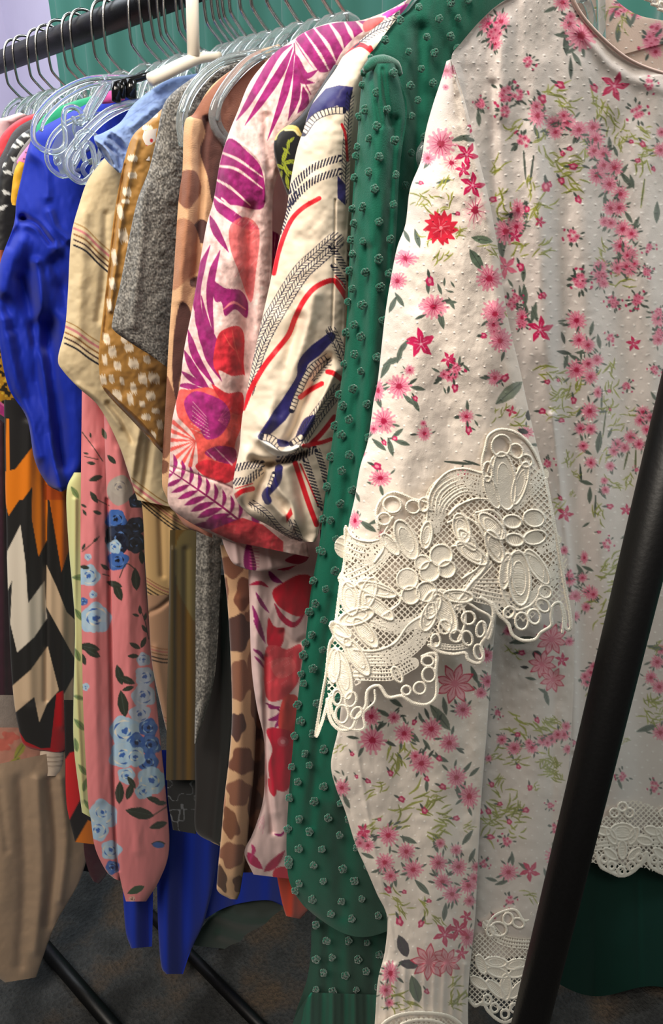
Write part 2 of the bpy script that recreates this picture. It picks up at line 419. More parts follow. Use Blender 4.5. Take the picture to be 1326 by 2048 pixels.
# the row from the far end to the near end: each hanger is named by its own neighbours
desc = ['clear hanger at the far left end of the black rail, against the lavender wall',
        'clear hanger second from the far left end, its hook nearly touching the first',
        'clear hanger third from the left, hook crossing where wall meets curtain',
        'clear hanger fourth from the left, hook with a warm glint, first fully over the curtain',
        'clear hanger fifth from the left, thin hook close behind a glinting one',
        'clear hanger sixth from the left, hook with wide bend above the red and black tops',
        'clear hanger seventh from the left, hook close beside the sixth',
        'clear hanger eighth from the left, bright hook above the curled clear hanger arm',
        'clear hanger ninth from the left, hook just right of the bright one',
        'clear hanger tenth from the left, lone hook above the black clip hanger',
        'clear hanger eleventh from the left, first of the tight group left of the white pole',
        'clear hanger twelfth from the left, second of the tight group left of the white pole',
        'clear hanger thirteenth from the left, third of the tight group left of the white pole',
        'clear hanger fourteenth from the left, fourth of the tight group left of the white pole',
        'clear hanger fifteenth from the left, last but one before the white pole',
        'clear hanger sixteenth from the left, last before the white pole',
        'clear hanger with gold glint on its hook, first to the right of the white pole',
        'clear hanger second to the right of the white pole',
        'clear hanger third to the right of the white pole',
        'clear hanger fourth to the right of the white pole',
        'clear hanger fifth to the right of the white pole, above the camo top',
        'clear hanger sixth to the right of the white pole, dark thin hook',
        'clear hanger seventh to the right of the white pole, left of the curtain gap',
        'clear hanger with long hook alone in the gap of curtain above the pink palm top',
        'clear hanger just right of the gap of curtain, above the pink palm shoulder',
        'clear hanger of the bunch above the pink palm shoulder, left half of the bunch',
        'clear hanger of the bunch above the pink palm shoulder, right half of the bunch',
        'clear hanger nearest the camera in the bunch above the pink palm shoulder']
def put_hanger(y, rot, lab, dz=0.0, tilt=0.0):
    global first
    if first: r = proto; first = False
    else:
        r = proto.copy(); C.objects.link(r)
        for ch in (hk, bd):
            c = ch.copy(); C.objects.link(c); c.parent = r
    r.location = (0, y, RZ + dz); r.rotation_euler = (0, tilt, rot); r['label'] = lab; return r
for i, (y, d) in enumerate(zip(ypos, desc)):
    put_hanger(y, float(rng.uniform(-.012, .012)), d, tilt=float(rng.uniform(-.05, .05)))
for i, (y, d) in enumerate(((.505, 'clear hanger inside the pink palm top beneath the magenta shoulder'), (.465, 'clear hanger inside the rope striped shirt'),
                            (.405, 'clear hanger inside the green dotted dress'), (.365, 'clear hanger inside the white floral dress'))):
    put_hanger(y, 0.0, d).scale = (1, 1, 1) if i < 2 else (.72, 1, 1)

def px_tube(pts, s, rad, seg=8, sm=4, d=0.0, flat=None):
    p = np.array(pts, float); return tube(on_plane(p[:, 0], p[:, 1], s, d), rad, seg, sm, flat)

# empty clear hanger with a curled notch end, tipped forward over the blue top
t = thing('hanger', 'large empty clear hanger with a curled open end, in front of the royal blue top', 'hanger', tuple(on_plane(150., 230., .88)))
solid('curled_arm', join([px_tube([(282, 158), (230, 154), (170, 160), (115, 188), (78, 226), (66, 258), (70, 285), (95, 303), (122, 300), (131, 280), (127, 240), (131, 220), (146, 214), (160, 222), (166, 240), (160, 250)], .86, .0030),
    px_tube([(215, 165), (196, 185), (180, 215), (172, 238), (160, 246), (150, 244), (146, 233)], .86, .0026),
    px_tube([(282, 163), (235, 164), (180, 172), (128, 200), (92, 236), (82, 262)], .86, .0018)]), M_clear, ORIG[t.name], t)
solid('flat_web', px_tube([(216, 160), (200, 190), (185, 212), (172, 236)], .865, .006, flat=(1, .3)), M_clear_shell, ORIG[t.name], t)
t = thing('hanger', 'empty clear hanger with a round looped end, overlapping the blue ruffle', 'hanger', tuple(on_plane(190., 300., .8)))
solid('looped_arm', join([px_tube([(300, 200), (262, 206), (215, 222), (170, 262), (138, 302), (131, 330), (142, 352), (162, 364), (178, 357), (190, 338), (186, 300), (176, 285), (166, 300), (170, 322)], .80, .0030),
    px_tube([(290, 207), (250, 218), (205, 245), (168, 285), (146, 318), (146, 342), (160, 352)], .80, .0018),
    px_tube([(150, 300), (155, 270), (176, 262), (196, 276), (200, 300), (194, 330)], .80, .0022)]), M_clear, ORIG[t.name], t)
t = thing('hanger', 'clear hanger with broad flat disc end resting on the blue sleeve', 'hanger', tuple(on_plane(130., 310., .87)))
solid('disc_arm', join([px_tube([(210, 228), (170, 232), (130, 248), (103, 275), (93, 308), (100, 335), (122, 352), (140, 350)], .875, .0026),
    px_tube([(150, 240), (148, 262), (158, 285), (156, 310), (146, 330)], .875, .002),
    px_tube([(108, 318), (114, 312), (121, 318), (120, 326), (112, 329), (108, 318)], .875, .0012)]), M_clear, ORIG[t.name], t)
g = np.array([(100, 300), (118, 262), (150, 242), (180, 236), (176, 270), (166, 310), (150, 340), (122, 350), (102, 335)], float)
v = on_plane(g[:, 0], g[:, 1], .885); v2 = on_plane(g[:, 0], g[:, 1], .888); n_ = len(g)
Q = [(i, (i + 1) % n_, (i + 1) % n_ + n_, i + n_) for i in range(n_)] + [(0, 1, 2, 3), (0, 3, 4, 5), (0, 5, 6, 7), (0, 7, 7, 8)][:3]
Q += [(a + n_, b + n_, c + n_, d + n_) for a, b, c, d in ((0, 1, 2, 3), (0, 3, 4, 5), (0, 5, 6, 7))]
raw_mesh('flat_disc', np.vstack([v, v2]), np.array(Q), M_clear_shell, None, ORIG[t.name], t, flat=True)

for k, (s, P1, P2, P3, lab) in enumerate(((.600, [(520, 104), (470, 112), (425, 132), (388, 168), (366, 208), (359, 245), (364, 292)], [(512, 112), (460, 122), (425, 142), (394, 176), (374, 214), (367, 250)], [(500, 108), (450, 117), (405, 148), (378, 184), (362, 225)],
                                     'clear hanger arm curving over the shoulder of the camo top'),
                              (.565, [(560, 96), (520, 108), (486, 128), (452, 168), (430, 206), (424, 235), (432, 262), (452, 288)], [(548, 106), (516, 118), (480, 148), (450, 186), (436, 220), (440, 252), (458, 278)], [(530, 110), (495, 132), (462, 168), (440, 205), (434, 240)],
                                     'clear hanger arm curving between the camo and pink palm tops'))):
    t = thing('hanger', lab, 'hanger', tuple(on_plane(430., 180., s)))
    solid('arm', join([px_tube(P1, s, .0030), px_tube(P2, s, .0024), px_tube(P3, s, .0016, d=-.002)]), M_clear, ORIG[t.name], t)

# white hanger: thick hook shank and a sloping shoulder
t = thing('hanger', 'cream plastic hanger with a straight thick shank and sloping arm', 'hanger', tuple(on_plane(385., 110., .74)))
solid('shank', px_tube([(383, -60), (385, 20), (387, 112)], .745, .0062, 14, 1), M_white_plastic, ORIG[t.name], t)
solid('shoulder', px_tube([(440, 112), (400, 116), (372, 126), (330, 146), (300, 160)], .745, [.004, .006, .006], 12), M_white_plastic, ORIG[t.name], t)
# black clip hanger
t = thing('clip_hanger', 'glossy black clip hanger with silver glints beside the light blue shoulder', 'hanger', tuple(on_plane(260., 180., .8)))
solid('clip', join([px_tube([(232, 165), (233, 203)], .80, .0048, 10, 1), px_tube([(244, 163), (245, 196)], .80, .0032, 10, 1), px_tube([(262, 160), (262, 196)], .80, .0058, 10, 1)]), simple('gloss_black', (14, 14, 15), .12), ORIG[t.name], t)
solid('bar', px_tube([(226, 170), (262, 160), (300, 150)], .802, .0035, 10, 2), simple('gloss_black_bar', (14, 14, 15), .2), ORIG[t.name], t)
# ================================================================ print motifs
PINK = (236, 152, 172); DPINK = (198, 40, 96); MAG = (203, 26, 88); GRN = (96, 110, 98); DGRN = (66, 78, 70); LIME = (160, 165, 66); OLV = (104, 110, 48)
def daisy(cv, x, y, r, ang=0.0, sq=1.0, n=15, base=PINK):
    cv.ell(x, y, r * .74, r * .74 * sq, ang, base, .9, rag=.14, seed=x)
    for i in range(n):
        a = 2 * math.pi * (i + rng.uniform(-.2, .2)) / n; q = r * rng.uniform(.82, 1.04)
        e = (x + math.cos(a) * q, y + math.sin(a) * q * sq)
        cv.stroke([(x + math.cos(a) * r * .3, y + math.sin(a) * r * .3 * sq), e], [r * .05, r * .09], base, .95, sm=False)
        cv.stroke([(x, y), (x + math.cos(a + .1) * q * .72, y + math.sin(a + .1) * q * .72 * sq)], [r * .05, r * .018], DPINK, .75, sm=False)
    cv.ell(x, y, r * .24, r * .22 * sq, ang, (176, 18, 66), rag=.2, seed=y)
def lily(cv, x, y, r, ang=0.0, col=MAG, n=5, vein=(240, 170, 190)):
    for i in range(n):
        a = ang + 2 * math.pi * i / n + rng.uniform(-.12, .12)
        e = (x + math.cos(a) * r, y + math.sin(a) * r); m_ = (x + math.cos(a + .12) * r * .55, y + math.sin(a + .12) * r * .55)
        cv.stroke([(x, y), m_, e], [r * .08, r * .23, r * .05], col)
        cv.stroke([(x + math.cos(a) * r * .15, y + math.sin(a) * r * .15), m_], [r * .03, r * .02], vein, .8, sm=False)
    cv.ell(x, y, r * .11, r * .11, 0, vein)
def star(cv, x, y, r, ang=.3, n=8):
    for i in range(n):
        a = ang + 2 * math.pi * i / n; e = (x + math.cos(a) * r, y + math.sin(a) * r); m_ = (x + math.cos(a) * r * .6, y + math.sin(a) * r * .6)
        cv.stroke([(x, y), m_, e], [r * .05, r * .22, r * .05], (206, 56, 84)); cv.stroke([(x, y), m_, (x + math.cos(a) * r * .9, y + math.sin(a) * r * .9)], [r * .03, r * .17, r * .02], (240, 172, 182))
        cv.stroke([(x, y), m_], r * .015, (206, 56, 84), .8, sm=False)
    cv.ell(x, y, r * .17, r * .17, 0, (226, 120, 140))
def leaf(cv, x, y, r, ang, col=GRN, wd=.3):
    e = (x + math.cos(ang) * r, y + math.sin(ang) * r); b = (x - math.cos(ang) * r, y - math.sin(ang) * r)
    cv.stroke([b, (x, y), e], [r * .05, r * wd * .72, r * wd, r * wd * .8, r * .03], col)
    cv.stroke([b, (x, y), (x + math.cos(ang) * r * .8, y + math.sin(ang) * r * .8)], max(r * .03, .35), DGRN, .9, sm=False)
def leaves(cv, x, y, r, n, ang=None, spread=3.14):
    for i in range(n):
        a = (ang if ang is not None else rng.uniform(0, 6.28)) + rng.uniform(-spread, spread); d = r * rng.uniform(.6, 1.0)
        leaf(cv, x + math.cos(a) * d, y + math.sin(a) * d, r * rng.uniform(.22, .38), a + rng.uniform(-.5, .5), GRN if rng.random() < .6 else DGRN, .28)
def cluster(cv, x, y, r):
    for i in range(8):
        a = rng.uniform(0, 6.28); d = r * rng.uniform(.5, 1.05); leaf(cv, x + math.cos(a) * d, y + math.sin(a) * d, r * .24, a, DGRN, .42)
    for i in range(6):
        a = 2 * math.pi * i / 6 + rng.uniform(-.3, .3); d = r * rng.uniform(.2, .55)
        daisy(cv, x + math.cos(a) * d * .8, y + math.sin(a) * d, r * rng.uniform(.22, .34), n=7, base=(232, 130, 158))
    for i in range(3):
        a = rng.uniform(0, 6.28); cv.ell(x + math.cos(a) * r, y + math.sin(a) * r, r * .10, r * .14, a, DPINK)
def lime(cv, x, y, r, ang=-.6, n=7):
    for i in range(n):
        a = ang + rng.uniform(-.8, .8) + (math.pi if rng.random() < .3 else 0); q = r * rng.uniform(.5, 1.05)
        ox, oy = rng.uniform(-.5, .5, 2) * r; k = rng.uniform(-.35, .35)
        P = [(x + ox, y + oy), (x + ox + math.cos(a) * q * .5, y + oy + math.sin(a) * q * .5), (x + ox + math.cos(a + k) * q, y + oy + math.sin(a + k) * q)]
        cv.stroke(P, [r * .03, r * .06, r * .015], LIME, .95, n=3)
        if rng.random() < .7: cv.stroke([(a_ + .6, b_ + .7) for a_, b_ in P], [.25, r * .022, .2], OLV, .9, n=3)
def bud(cv, x, y, r, ang=0):
    cv.ell(x, y, r, r * .7, ang, DPINK, rag=.2, seed=x); cv.ell(x, y, r * .45, r * .3, ang, (240, 150, 170))
    leaf(cv, x + math.cos(ang + 3.14) * r * 1.3, y + math.sin(ang + 3.14) * r * 1.3, r * .8, ang, DGRN, .35)
def swiss_dots(cv, x0, y0, x1, y1, dx, dy, w=2.6, h=1.2, relief=.0008, jit=.12, col=(252, 249, 244)):
    j = 0; y = y0
    while y < y1:
        x = x0 + (dx / 2 if j % 2 else 0)
        while x < x1:
            cv.ell(x + rng.uniform(-jit, jit) * dx, y + rng.uniform(-jit, jit) * dy, w * rng.uniform(.7, 1.2), h * rng.uniform(.8, 1.4), rng.uniform(-.4, .4), col, .9, relief)
            x += dx
        y += dy; j += 1
T1 = ((700, 0), 2.118); T2 = ((600, 600), 2.21); T3 = ((600, 1200), 2.21); T4 = ((950, 1200), 2.415); T5 = ((1000, 500), 2.73)
def each(cv, frame, kind, items):
    (ox, oy), k = frame
    for it in items:
        x, y, r = ox + it[0] / k, oy + it[1] / k, it[2] / k
        e = it[3:] if len(it) > 3 else ()
        kind(cv, x, y, r, *e)
def daisy_l(cv, x, y, r, *e):
    leaves(cv, x, y, r * 1.35, 5); daisy(cv, x, y, r * .93, *e)
def daisy_s(cv, x, y, r, *e):
    leaves(cv, x, y, r * 1.4, 2); daisy(cv, x, y, r * .93, *e)

# ================================================================ 1. white floral dress
CREAM = (239, 229, 218)
fd = thing('dress', 'white swiss dot dress with pink floral print and guipure lace, nearest on the rack', 'dress', tuple(on_plane(1200., 800., .33)))
# ---- sleeve print
cs = Canvas(680, 100, 1130, 1300, CREAM, 1.4)
swiss_dots(cs, 700, 120, 1125, 1290, 30, 17, 2.6, 1.1)
each(cs, T1, leaf, [(560, 1015, 45, .2, (112, 134, 108), .4), (535, 1100, 50, 1.0, (98, 120, 100), .42), (470, 585, 40, -.3), (500, 590, 35, .2), (330, 690, 30, 2.2), (395, 770, 30, -.2), (285, 1010, 40, 1.3), (240, 1000, 30, 1.1), (210, 1270, 35, 1.0), (385, 1350, 45, 1.3), (430, 1285, 28, 1.1), (380, 1225, 25, 1.2), (400, 1195, 18, 1.6), (435, 1205, 16, 1), (425, 1235, 16, .2), (225, 1470, 40, 2.2), (330, 1215, 30, 1.5)])
each(cs, T1, lime, [(440, 985, 55), (390, 1090, 55), (330, 850, 60, .2), (400, 870, 60, -.9), (385, 770, 45), (290, 860, 40), (590, 1060, 55, .6), (340, 1010, 45)])
each(cs, T1, daisy, [(530, 890, 60, 0, 1.3, 12, (246, 214, 210)), (430, 690, 42, 0, 1, 12, (246, 205, 200)), (385, 610, 66, 0, 1.05), (235, 1095, 52, 1.2, .6), (200, 1190, 42, 1.2, .9), (355, 1300, 60, 0, .75), (590, 1180, 58), (612, 1320, 54), (640, 1440, 50), (410, 300, 40, 0, .8), (330, 670, 30), (550, 450, 20), (610, 1400, 25), (405, 370, 15)])
each(cs, T1, lily, [(495, 655, 52, .2), (520, 785, 54, -.2), (480, 720, 34, .7), (297, 1445, 56, -.4), (515, 395, 30, .5), (525, 540, 28, .9)])
each(cs, T1, lily, [(385, 965, 72, .1, (214, 34, 62), 13, (246, 150, 160))])
each(cs, T1, bud, [(338, 1190, 24, 1.4), (455, 905, 12), (565, 1425, 14), (300, 775, 12)])
each(cs, T2, leaf, [(925, 410, 75, -.7, (128, 140, 122), .38), (380, 300, 50, -1.1), (410, 270, 45, -.4), (345, 440, 40, 1.2), (440, 240, 40, -1.3), (480, 440, 35, .8), (520, 390, 35, .2), (510, 460, 38, 1.1), (350, 640, 40, .7), (400, 650, 42, 1.3), (450, 630, 38, .3), (430, 590, 35, -.7), (625, 85, 40, 1.4), (665, 10, 30, 0), (410, 20, 40, 2.0), (255, 870, 25, 1.2), (300, 1000, 45, .6), (330, 980, 30, -.4), (360, 840, 28, 1.3), (310, 810, 16, .4), (365, 790, 20, .2), (740, 470, 26, 1.5), (790, 510, 16, .2), (780, 545, 16, 1), (765, 570, 14, .5), (820, 345, 26, .1), (1040, 640, 24, .1), (700, 720, 60, .1, DGRN, .12), (760, 720, 40, .3, DGRN, .15)])
each(cs, T2, daisy_s, [(438, 382, 60), (370, 535, 56, 0, 1.15), (345, 400, 34, 0, 1.6), (590, 30, 62, 0, .9), (862, 62, 52), (885, 180, 52), (855, 110, 34), (355, 787, 52, 0, .8), (243, 975, 30, 0, 1.6), (485, 310, 26), (735, 515, 36), (325, 570, 26), (1000, 585, 40, 0, .8, 10, (242, 160, 175)), (368, 1040, 25), (862, 345, 36, .5, 1.2), (720, 765, 28), (860, 965, 16), (550, 590, 34, 0, 1.15), (280, 680, 12), (545, 545, 16)])
each(cs, T2, cluster, [(665, 330, 70), (690, 300, 40)])
each(cs, T2, lily, [(535, 195, 62, -.45), (655, 262, 34, .4), (935, 492, 26, .3, (220, 40, 90), 4), (890, 240, 0.1, 0)])
each(cs, T2, bud, [(905, 345, 22, -.6), (685, 388, 20, 1.4), (812, 155, 14, 0), (745, 575, 20, 1.4), (340, 735, 22, .4), (372, 630, 14, 1), (418, 612, 14, 0), (510, 435, 14, 1)])
each(cs, T2, lime, [(945, 545, 55, -.2), (880, 500, 45, -.8), (915, 60, 25, 1.3)])
each(cs, T2, leaf, [(1010, 510, 22, 1.5, (40, 40, 44), .6), (985, 580, 24, .3, (40, 40, 44), .5), (600, 310, 20, .5), (735, 300, 22, .8), (705, 270, 22, 1.7), (640, 400, 16, 1.2)])
# relief of the sleeve
cs.fold([(912, 150), (900, 400), (885, 640), (895, 860), (905, 1060)], 26, -.004)
cs.fold([(960, 300), (985, 500), (1010, 700), (1050, 900), (1080, 1060)], 14, .004)
cs.fold([(840, 640), (815, 860), (790, 1060)], 26, .004)
cs.fold([(985, 640), (975, 860), (985, 1060)], 30, .004)
cs.fold([(905, 128), (925, 230), (960, 330), (985, 430)], 6, -.0012)
cs.h += (fbm(*[g / 60 for g in cs.grid()], 3) * .004).astype(np.float32)
cs.h += (fbm(cs.grid()[0] / 9, cs.grid()[1] / 14, 5, 2) * .0006).astype(np.float32)
sl_L = [(893, 122), (882, 160), (865, 212), (851, 264), (842, 321), (820, 378), (811, 448), (794, 496), (780, 567), (769, 640), (756, 758), (747, 804), (736, 881), (720, 935), (709, 998), (697, 1052), (686, 1130), (678, 1200)]
sl_R = [(903, 118), (914, 151), (932, 210), (947, 272), (961, 330), (976, 390), (988, 450), (999, 520), (1010, 600), (1022, 665), (1040, 740), (1055, 810), (1070, 875), (1085, 935), (1098, 990), (1108, 1050), (1114, 1110), (1118, 1180)]
slv = cloth('sleeve', fd, sl_L, sl_R, .300, cs, M_cot, bulge=.026, back=.014, step=1.5, tilt=-.06)

def sleeve_disp(px, py, grow=0.0):
    l = np.interp(py, [p[1] for p in sl_L] + [1300, 1480], [p[0] for p in sl_L] + [664, 632]); r = np.interp(py, [p[1] for p in sl_R] + [1300], [p[0] for p in sl_R] + [1140])
    u = np.clip((px - l) / (r - l), 0.0, 1.0); return -(.026 + grow) * (1 - (2 * u - 1) ** 2 + 1e-6) ** .55 - .06 * (u - .5)

# ---- lace: cords, petals and ladders drawn in relief and cut out
class Lace(Canvas):
    def solid(s, sl, m, hh):
        s.a[sl] = np.maximum(s.a[sl], m); s.h[sl] = np.minimum(s.h[sl], -hh * (m > .5))
    def cord(s, pts, w, hh=.0016, sm=True, closed=False, rip=True):
        if closed: pts = list(pts) + list(pts[:1])
        f = s.field(smooth(pts, 5) if sm and len(pts) > 2 else pts, w)
        if f is None: return
        sl, d, ww, arc, side = f
        m = np.clip(.5 - d * s.k, 0, 1); pr = np.sqrt(np.clip(1 - ((d + ww) / ww) ** 2, 0, 1))
        if rip: pr = pr * (1 + .22 * np.cos(arc * 2 * np.pi / 3.6 + side * 1.2))
        s.a[sl] = np.maximum(s.a[sl], m); s.h[sl] = np.where(m > .5, np.minimum(s.h[sl], -1.7 * hh * (.3 + .7 * pr)), s.h[sl])
    def fill(s, x, y, rx, ry, ang, hh=.0007, per=3.4, net=False, radial=False):
        R = max(rx, ry) + 2; g = s.box(x - R, y - R, x + R, y + R)
        if g is None: return
        sl, X_, Y_ = g; c, n_ = math.cos(ang), math.sin(ang); U = (X_ - x) * c + (Y_ - y) * n_; V = -(X_ - x) * n_ + (Y_ - y) * c
        m = ((U / rx) ** 2 + (V / ry) ** 2 < 1)
        if net:
            m = m & ((np.abs(((U + V) / per) % 1 - .5) > .33) | (np.abs(((U - V) / per) % 1 - .5) > .33)); st = 0 * U
        else: st = .75 * np.cos(2 * np.pi * (U + .12 * V * np.sign(V)) / per)
        s.a[sl] = np.maximum(s.a[sl], m); s.h[sl] = np.where(m, np.minimum(s.h[sl], -hh * (1 + st)), s.h[sl])
    def area(s, pts, per=5.0, th=.30, hh=.0003, ang=.78):
        p = smooth(list(pts) + list(pts[:3]), 4)[:-8]; c = Canvas.poly(Tmp(s), pts, None)
        if c is None: return
        sl, m, X_, Y_ = c; U = X_ * math.cos(ang) + Y_ * math.sin(ang); V = -X_ * math.sin(ang) + Y_ * math.cos(ang)
        k = (m > .5) & ((np.abs((U / per) % 1 - .5) > th) | (np.abs((V / per) % 1 - .5) > th))
        s.a[sl] = np.maximum(s.a[sl], k); s.h[sl] = np.where(k, np.minimum(s.h[sl], -hh), s.h[sl])
    def ladder(s, pts, w, n=3, per=6.0):
        """parallel cords joined by rungs"""
        f = s.field(smooth(pts, 5), w)
        if f is None: return
        sl, d, ww, arc, side = f
        inb = d < 0; lines = np.abs(((side + ww) / (2 * ww) * n) % 1 - .0); lines = np.minimum(lines, 1 - lines) * (2 * ww / n) < 2.0
        rung = np.abs((arc / per) % 1 - .5) > .27
        m = inb & (lines | rung)
        hh = np.where(lines, .0013, .0006) * (1 + .2 * np.cos(arc * 2 * np.pi / 3.2))
        s.a[sl] = np.maximum(s.a[sl], m); s.h[sl] = np.where(m, np.minimum(s.h[sl], -hh), s.h[sl])
    def petal(s, x, y, rx, ry, ang, inner=True, w=2.7):
        s.fill(x, y, rx, ry, ang, .0010)
        th = np.linspace(0, 2 * np.pi, 26)
        E = lambda k: [(x + math.cos(ang) * rx * k * math.cos(t) - math.sin(ang) * ry * k * math.sin(t), y + math.sin(ang) * rx * k * math.cos(t) + math.cos(ang) * ry * k * math.sin(t)) for t in th]
        s.cord(E(1), w, .0019, sm=False)
        if inner and ry > 9: s.cord(E(.62), w * .7, .0014, sm=False); s.fill(x, y, rx * .55, ry * .5, ang, .0011, 3.0)
    def ring(s, x, y, rx, ry=None, ang=0.0, w=2.6, net=False):
        ry = ry or rx
        if net: s.fill(x, y, rx, ry, ang, .0003, 4.2, net=True)
        th = np.linspace(0, 2 * np.pi, 22)
        s.cord([(x + math.cos(ang) * rx * math.cos(t) - math.sin(ang) * ry * math.sin(t), y + math.sin(ang) * rx * math.cos(t) + math.cos(ang) * ry * math.sin(t)) for t in th], w, .0019, sm=False)
class Tmp:
    def __init__(s, o): s.k = o.k; s.o = o
    def box(s, *a): return s.o.box(*a)
    def put(s, *a): pass

def lace_mesh(name, thing_, lc, place, mat, step, parent=None, thick=.0012):
    n_x = int(lc.w / lc.k / step) - 1; n_y = int(lc.h_ / lc.k / step) - 1
    px, py = np.meshgrid(lc.x0 + np.arange(n_x) * step, lc.y0 + np.arange(n_y) * step)
    a = lc.sample(px, py, lc.a); h = lc.sample(px, py, lc.h)
    keep = (a[:-1, :-1] + a[1:, :-1] + a[:-1, 1:] + a[1:, 1:]) / 4 > .5
    # front face, back face and nothing between: the cords stand on a thin ground
    A = place(px, py, h).reshape(-1, 3); B = place(px, py, np.full_like(h, thick * .5) + 0 * h).reshape(-1, 3)
    q = grid_quads(n_y, n_x, keep=keep); q2 = q[:, ::-1] + len(A)
    return raw_mesh(name, np.vstack([A, B]), np.vstack([q, q2]), mat, None, ORIG[thing_.name], parent or thing_)

lc = Lace(620, 850, 1160, 1485, k=1.0 / .9)
c2 = X(*T2); c3 = X(*T3)
k2 = 2.21
def P2(x, y): return (600 + x / k2, 600 + y / k2)
def P3(x, y): return (600 + x / k2, 1200 + y / k2)
# net ground
lc.area([P2(200, 1010), P2(300, 1060), P2(400, 1000), P2(560, 900), P2(650, 760), P2(800, 790), P2(860, 680), P2(1000, 690), P2(1060, 760), P2(1100, 900), P2(1140, 1080), P2(1170, 1260), P2(1180, 1380), P2(1100, 1330), P2(1000, 1420), P2(880, 1380), P2(780, 1300), P2(700, 1400), P2(560, 1520), P3(300, 350), P3(150, 420), P3(120, 380), P2(150, 1450), P2(190, 1200)], 8.6, .365)
# left upper ladder
lc.ladder([P2(205, 1090), P2(290, 1120), P2(370, 1085)], 24, 4)
lc.ladder([P2(215, 1040), P2(300, 1075), P2(360, 1050)], 8, 2)
lc.cord([P2(202, 1000), P2(235, 1050), P2(300, 1068), P2(350, 1060)], 2.6)
# big diagonal ribbons
lc.ladder([P2(200, 1230), P2(320, 1170), P2(400, 1070)], 15, 3)
lc.ladder([P2(575, 980), P2(600, 850), P2(700, 780), P2(800, 790)], 16, 4)
lc.ladder([P2(600, 1010), P2(640, 900), P2(720, 840), P2(810, 850)], 10, 3)
lc.cord([P2(560, 990), P2(575, 860), P2(640, 770), P2(720, 745), P2(800, 765)], 2.8)
lc.cord([P2(660, 950), P2(700, 910), P2(770, 880), P2(830, 880)], 2.6)
# flower top left (petals and scallop)
for x, y, rx, ry, a in ((408, 905, 18, 16, .2), (500, 915, 14, 13, .3), (372, 968, 13, 12, 0), (548, 905, 10, 14, 0)):
    lc.ring(*P2(x, y), rx, ry, a)
lc.cord([P2(345, 1010), P2(335, 940), P2(360, 880), P2(410, 850), P2(460, 862), P2(500, 880), P2(560, 895), P2(575, 930)], 3)
lc.petal(*P2(470, 1060), 42, 19, 1.15)
lc.petal(*P2(560, 1040), 27, 11, 1.7); lc.petal(*P2(400, 1080), 26, 10, .9)
lc.cord([P2(410, 960), P2(370, 1040), P2(370, 1100), P2(330, 1160)], 2.6)
# daisy row in the middle
for x, y, r in ((625, 1130, 22), (475, 1235, 21), (575, 1200, 20), (490, 1305, 18), (650, 1190, 17), (540, 1160, 14), (560, 1290, 20)):
    lc.fill(*P2(x, y), r * .95, r * .95, .5, .0009); lc.ring(*P2(x, y), r, r, 0, 2.6)
lc.petal(*P2(715, 1010), 30, 16, 1.3); lc.petal(*P2(760, 1120), 36, 14, .6); lc.petal(*P2(740, 1060), 26, 10, .9)
lc.cord([P2(655, 985), P2(720, 960), P2(790, 1000), P2(830, 1090), P2(820, 1180), P2(760, 1250), P2(700, 1330)], 3)
lc.cord([P2(670, 1090), P2(740, 1080), P2(800, 1120), P2(790, 1180), P2(720, 1230)], 2.4)
lc.ladder([P2(700, 1350), P2(770, 1240), P2(830, 1170)], 10, 3)
# right flower, upper half
lc.cord([P2(815, 800), P2(805, 720), P2(820, 650), P2(835, 600), P2(880, 573), P2(940, 580), P2(990, 610), P2(1030, 660), P2(1060, 720), P2(1075, 770)], 3.4)
for x, y, rx, ry, a in ((890, 645, 19, 22, .2), (958, 668, 12, 15, -.5), (1000, 712, 12, 13, -.8), (830, 760, 9, 20, 0)):
    lc.ring(*P2(x, y), rx, ry, a, 2.8)
lc.petal(*P2(905, 800), 58, 22, 1.45)
lc.petal(*P2(975, 810), 44, 13, 1.85); lc.petal(*P2(850, 850), 34, 12, 1.2)
lc.ladder([P2(960, 900), P2(1030, 830), P2(1075, 770)], 12, 3)
lc.cord([P2(830, 760), P2(860, 690), P2(920, 680), P2(980, 720), P2(1000, 790)], 2.8)
lc.ring(*P2(1035, 965), 21, 17, .2); lc.fill(*P2(1035, 965), 20, 16, .8, .0009)
lc.ring(*P2(940, 980), 18, 13, .1); lc.fill(*P2(940, 980), 17, 12, .1, .0009)
lc.ring(*P2(1040, 1050), 22, 14, -.2); lc.fill(*P2(1040, 1050), 21, 13, .6, .0009)
lc.ring(*P2(950, 1060), 18, 12, .2); lc.fill(*P2(950, 1060), 17, 11, .2, .0009)
lc.petal(*P2(850, 1000), 34, 15, .8); lc.petal(*P2(860, 1090), 34, 15, 1.2)
lc.cord([P2(780, 940), P2(850, 930), P2(900, 990), P2(890, 1090), P2(920, 1150)], 3)
lc.cord([P2(770, 950), P2(810, 1040), P2(850, 1110), P2(900, 1170)], 2.6)
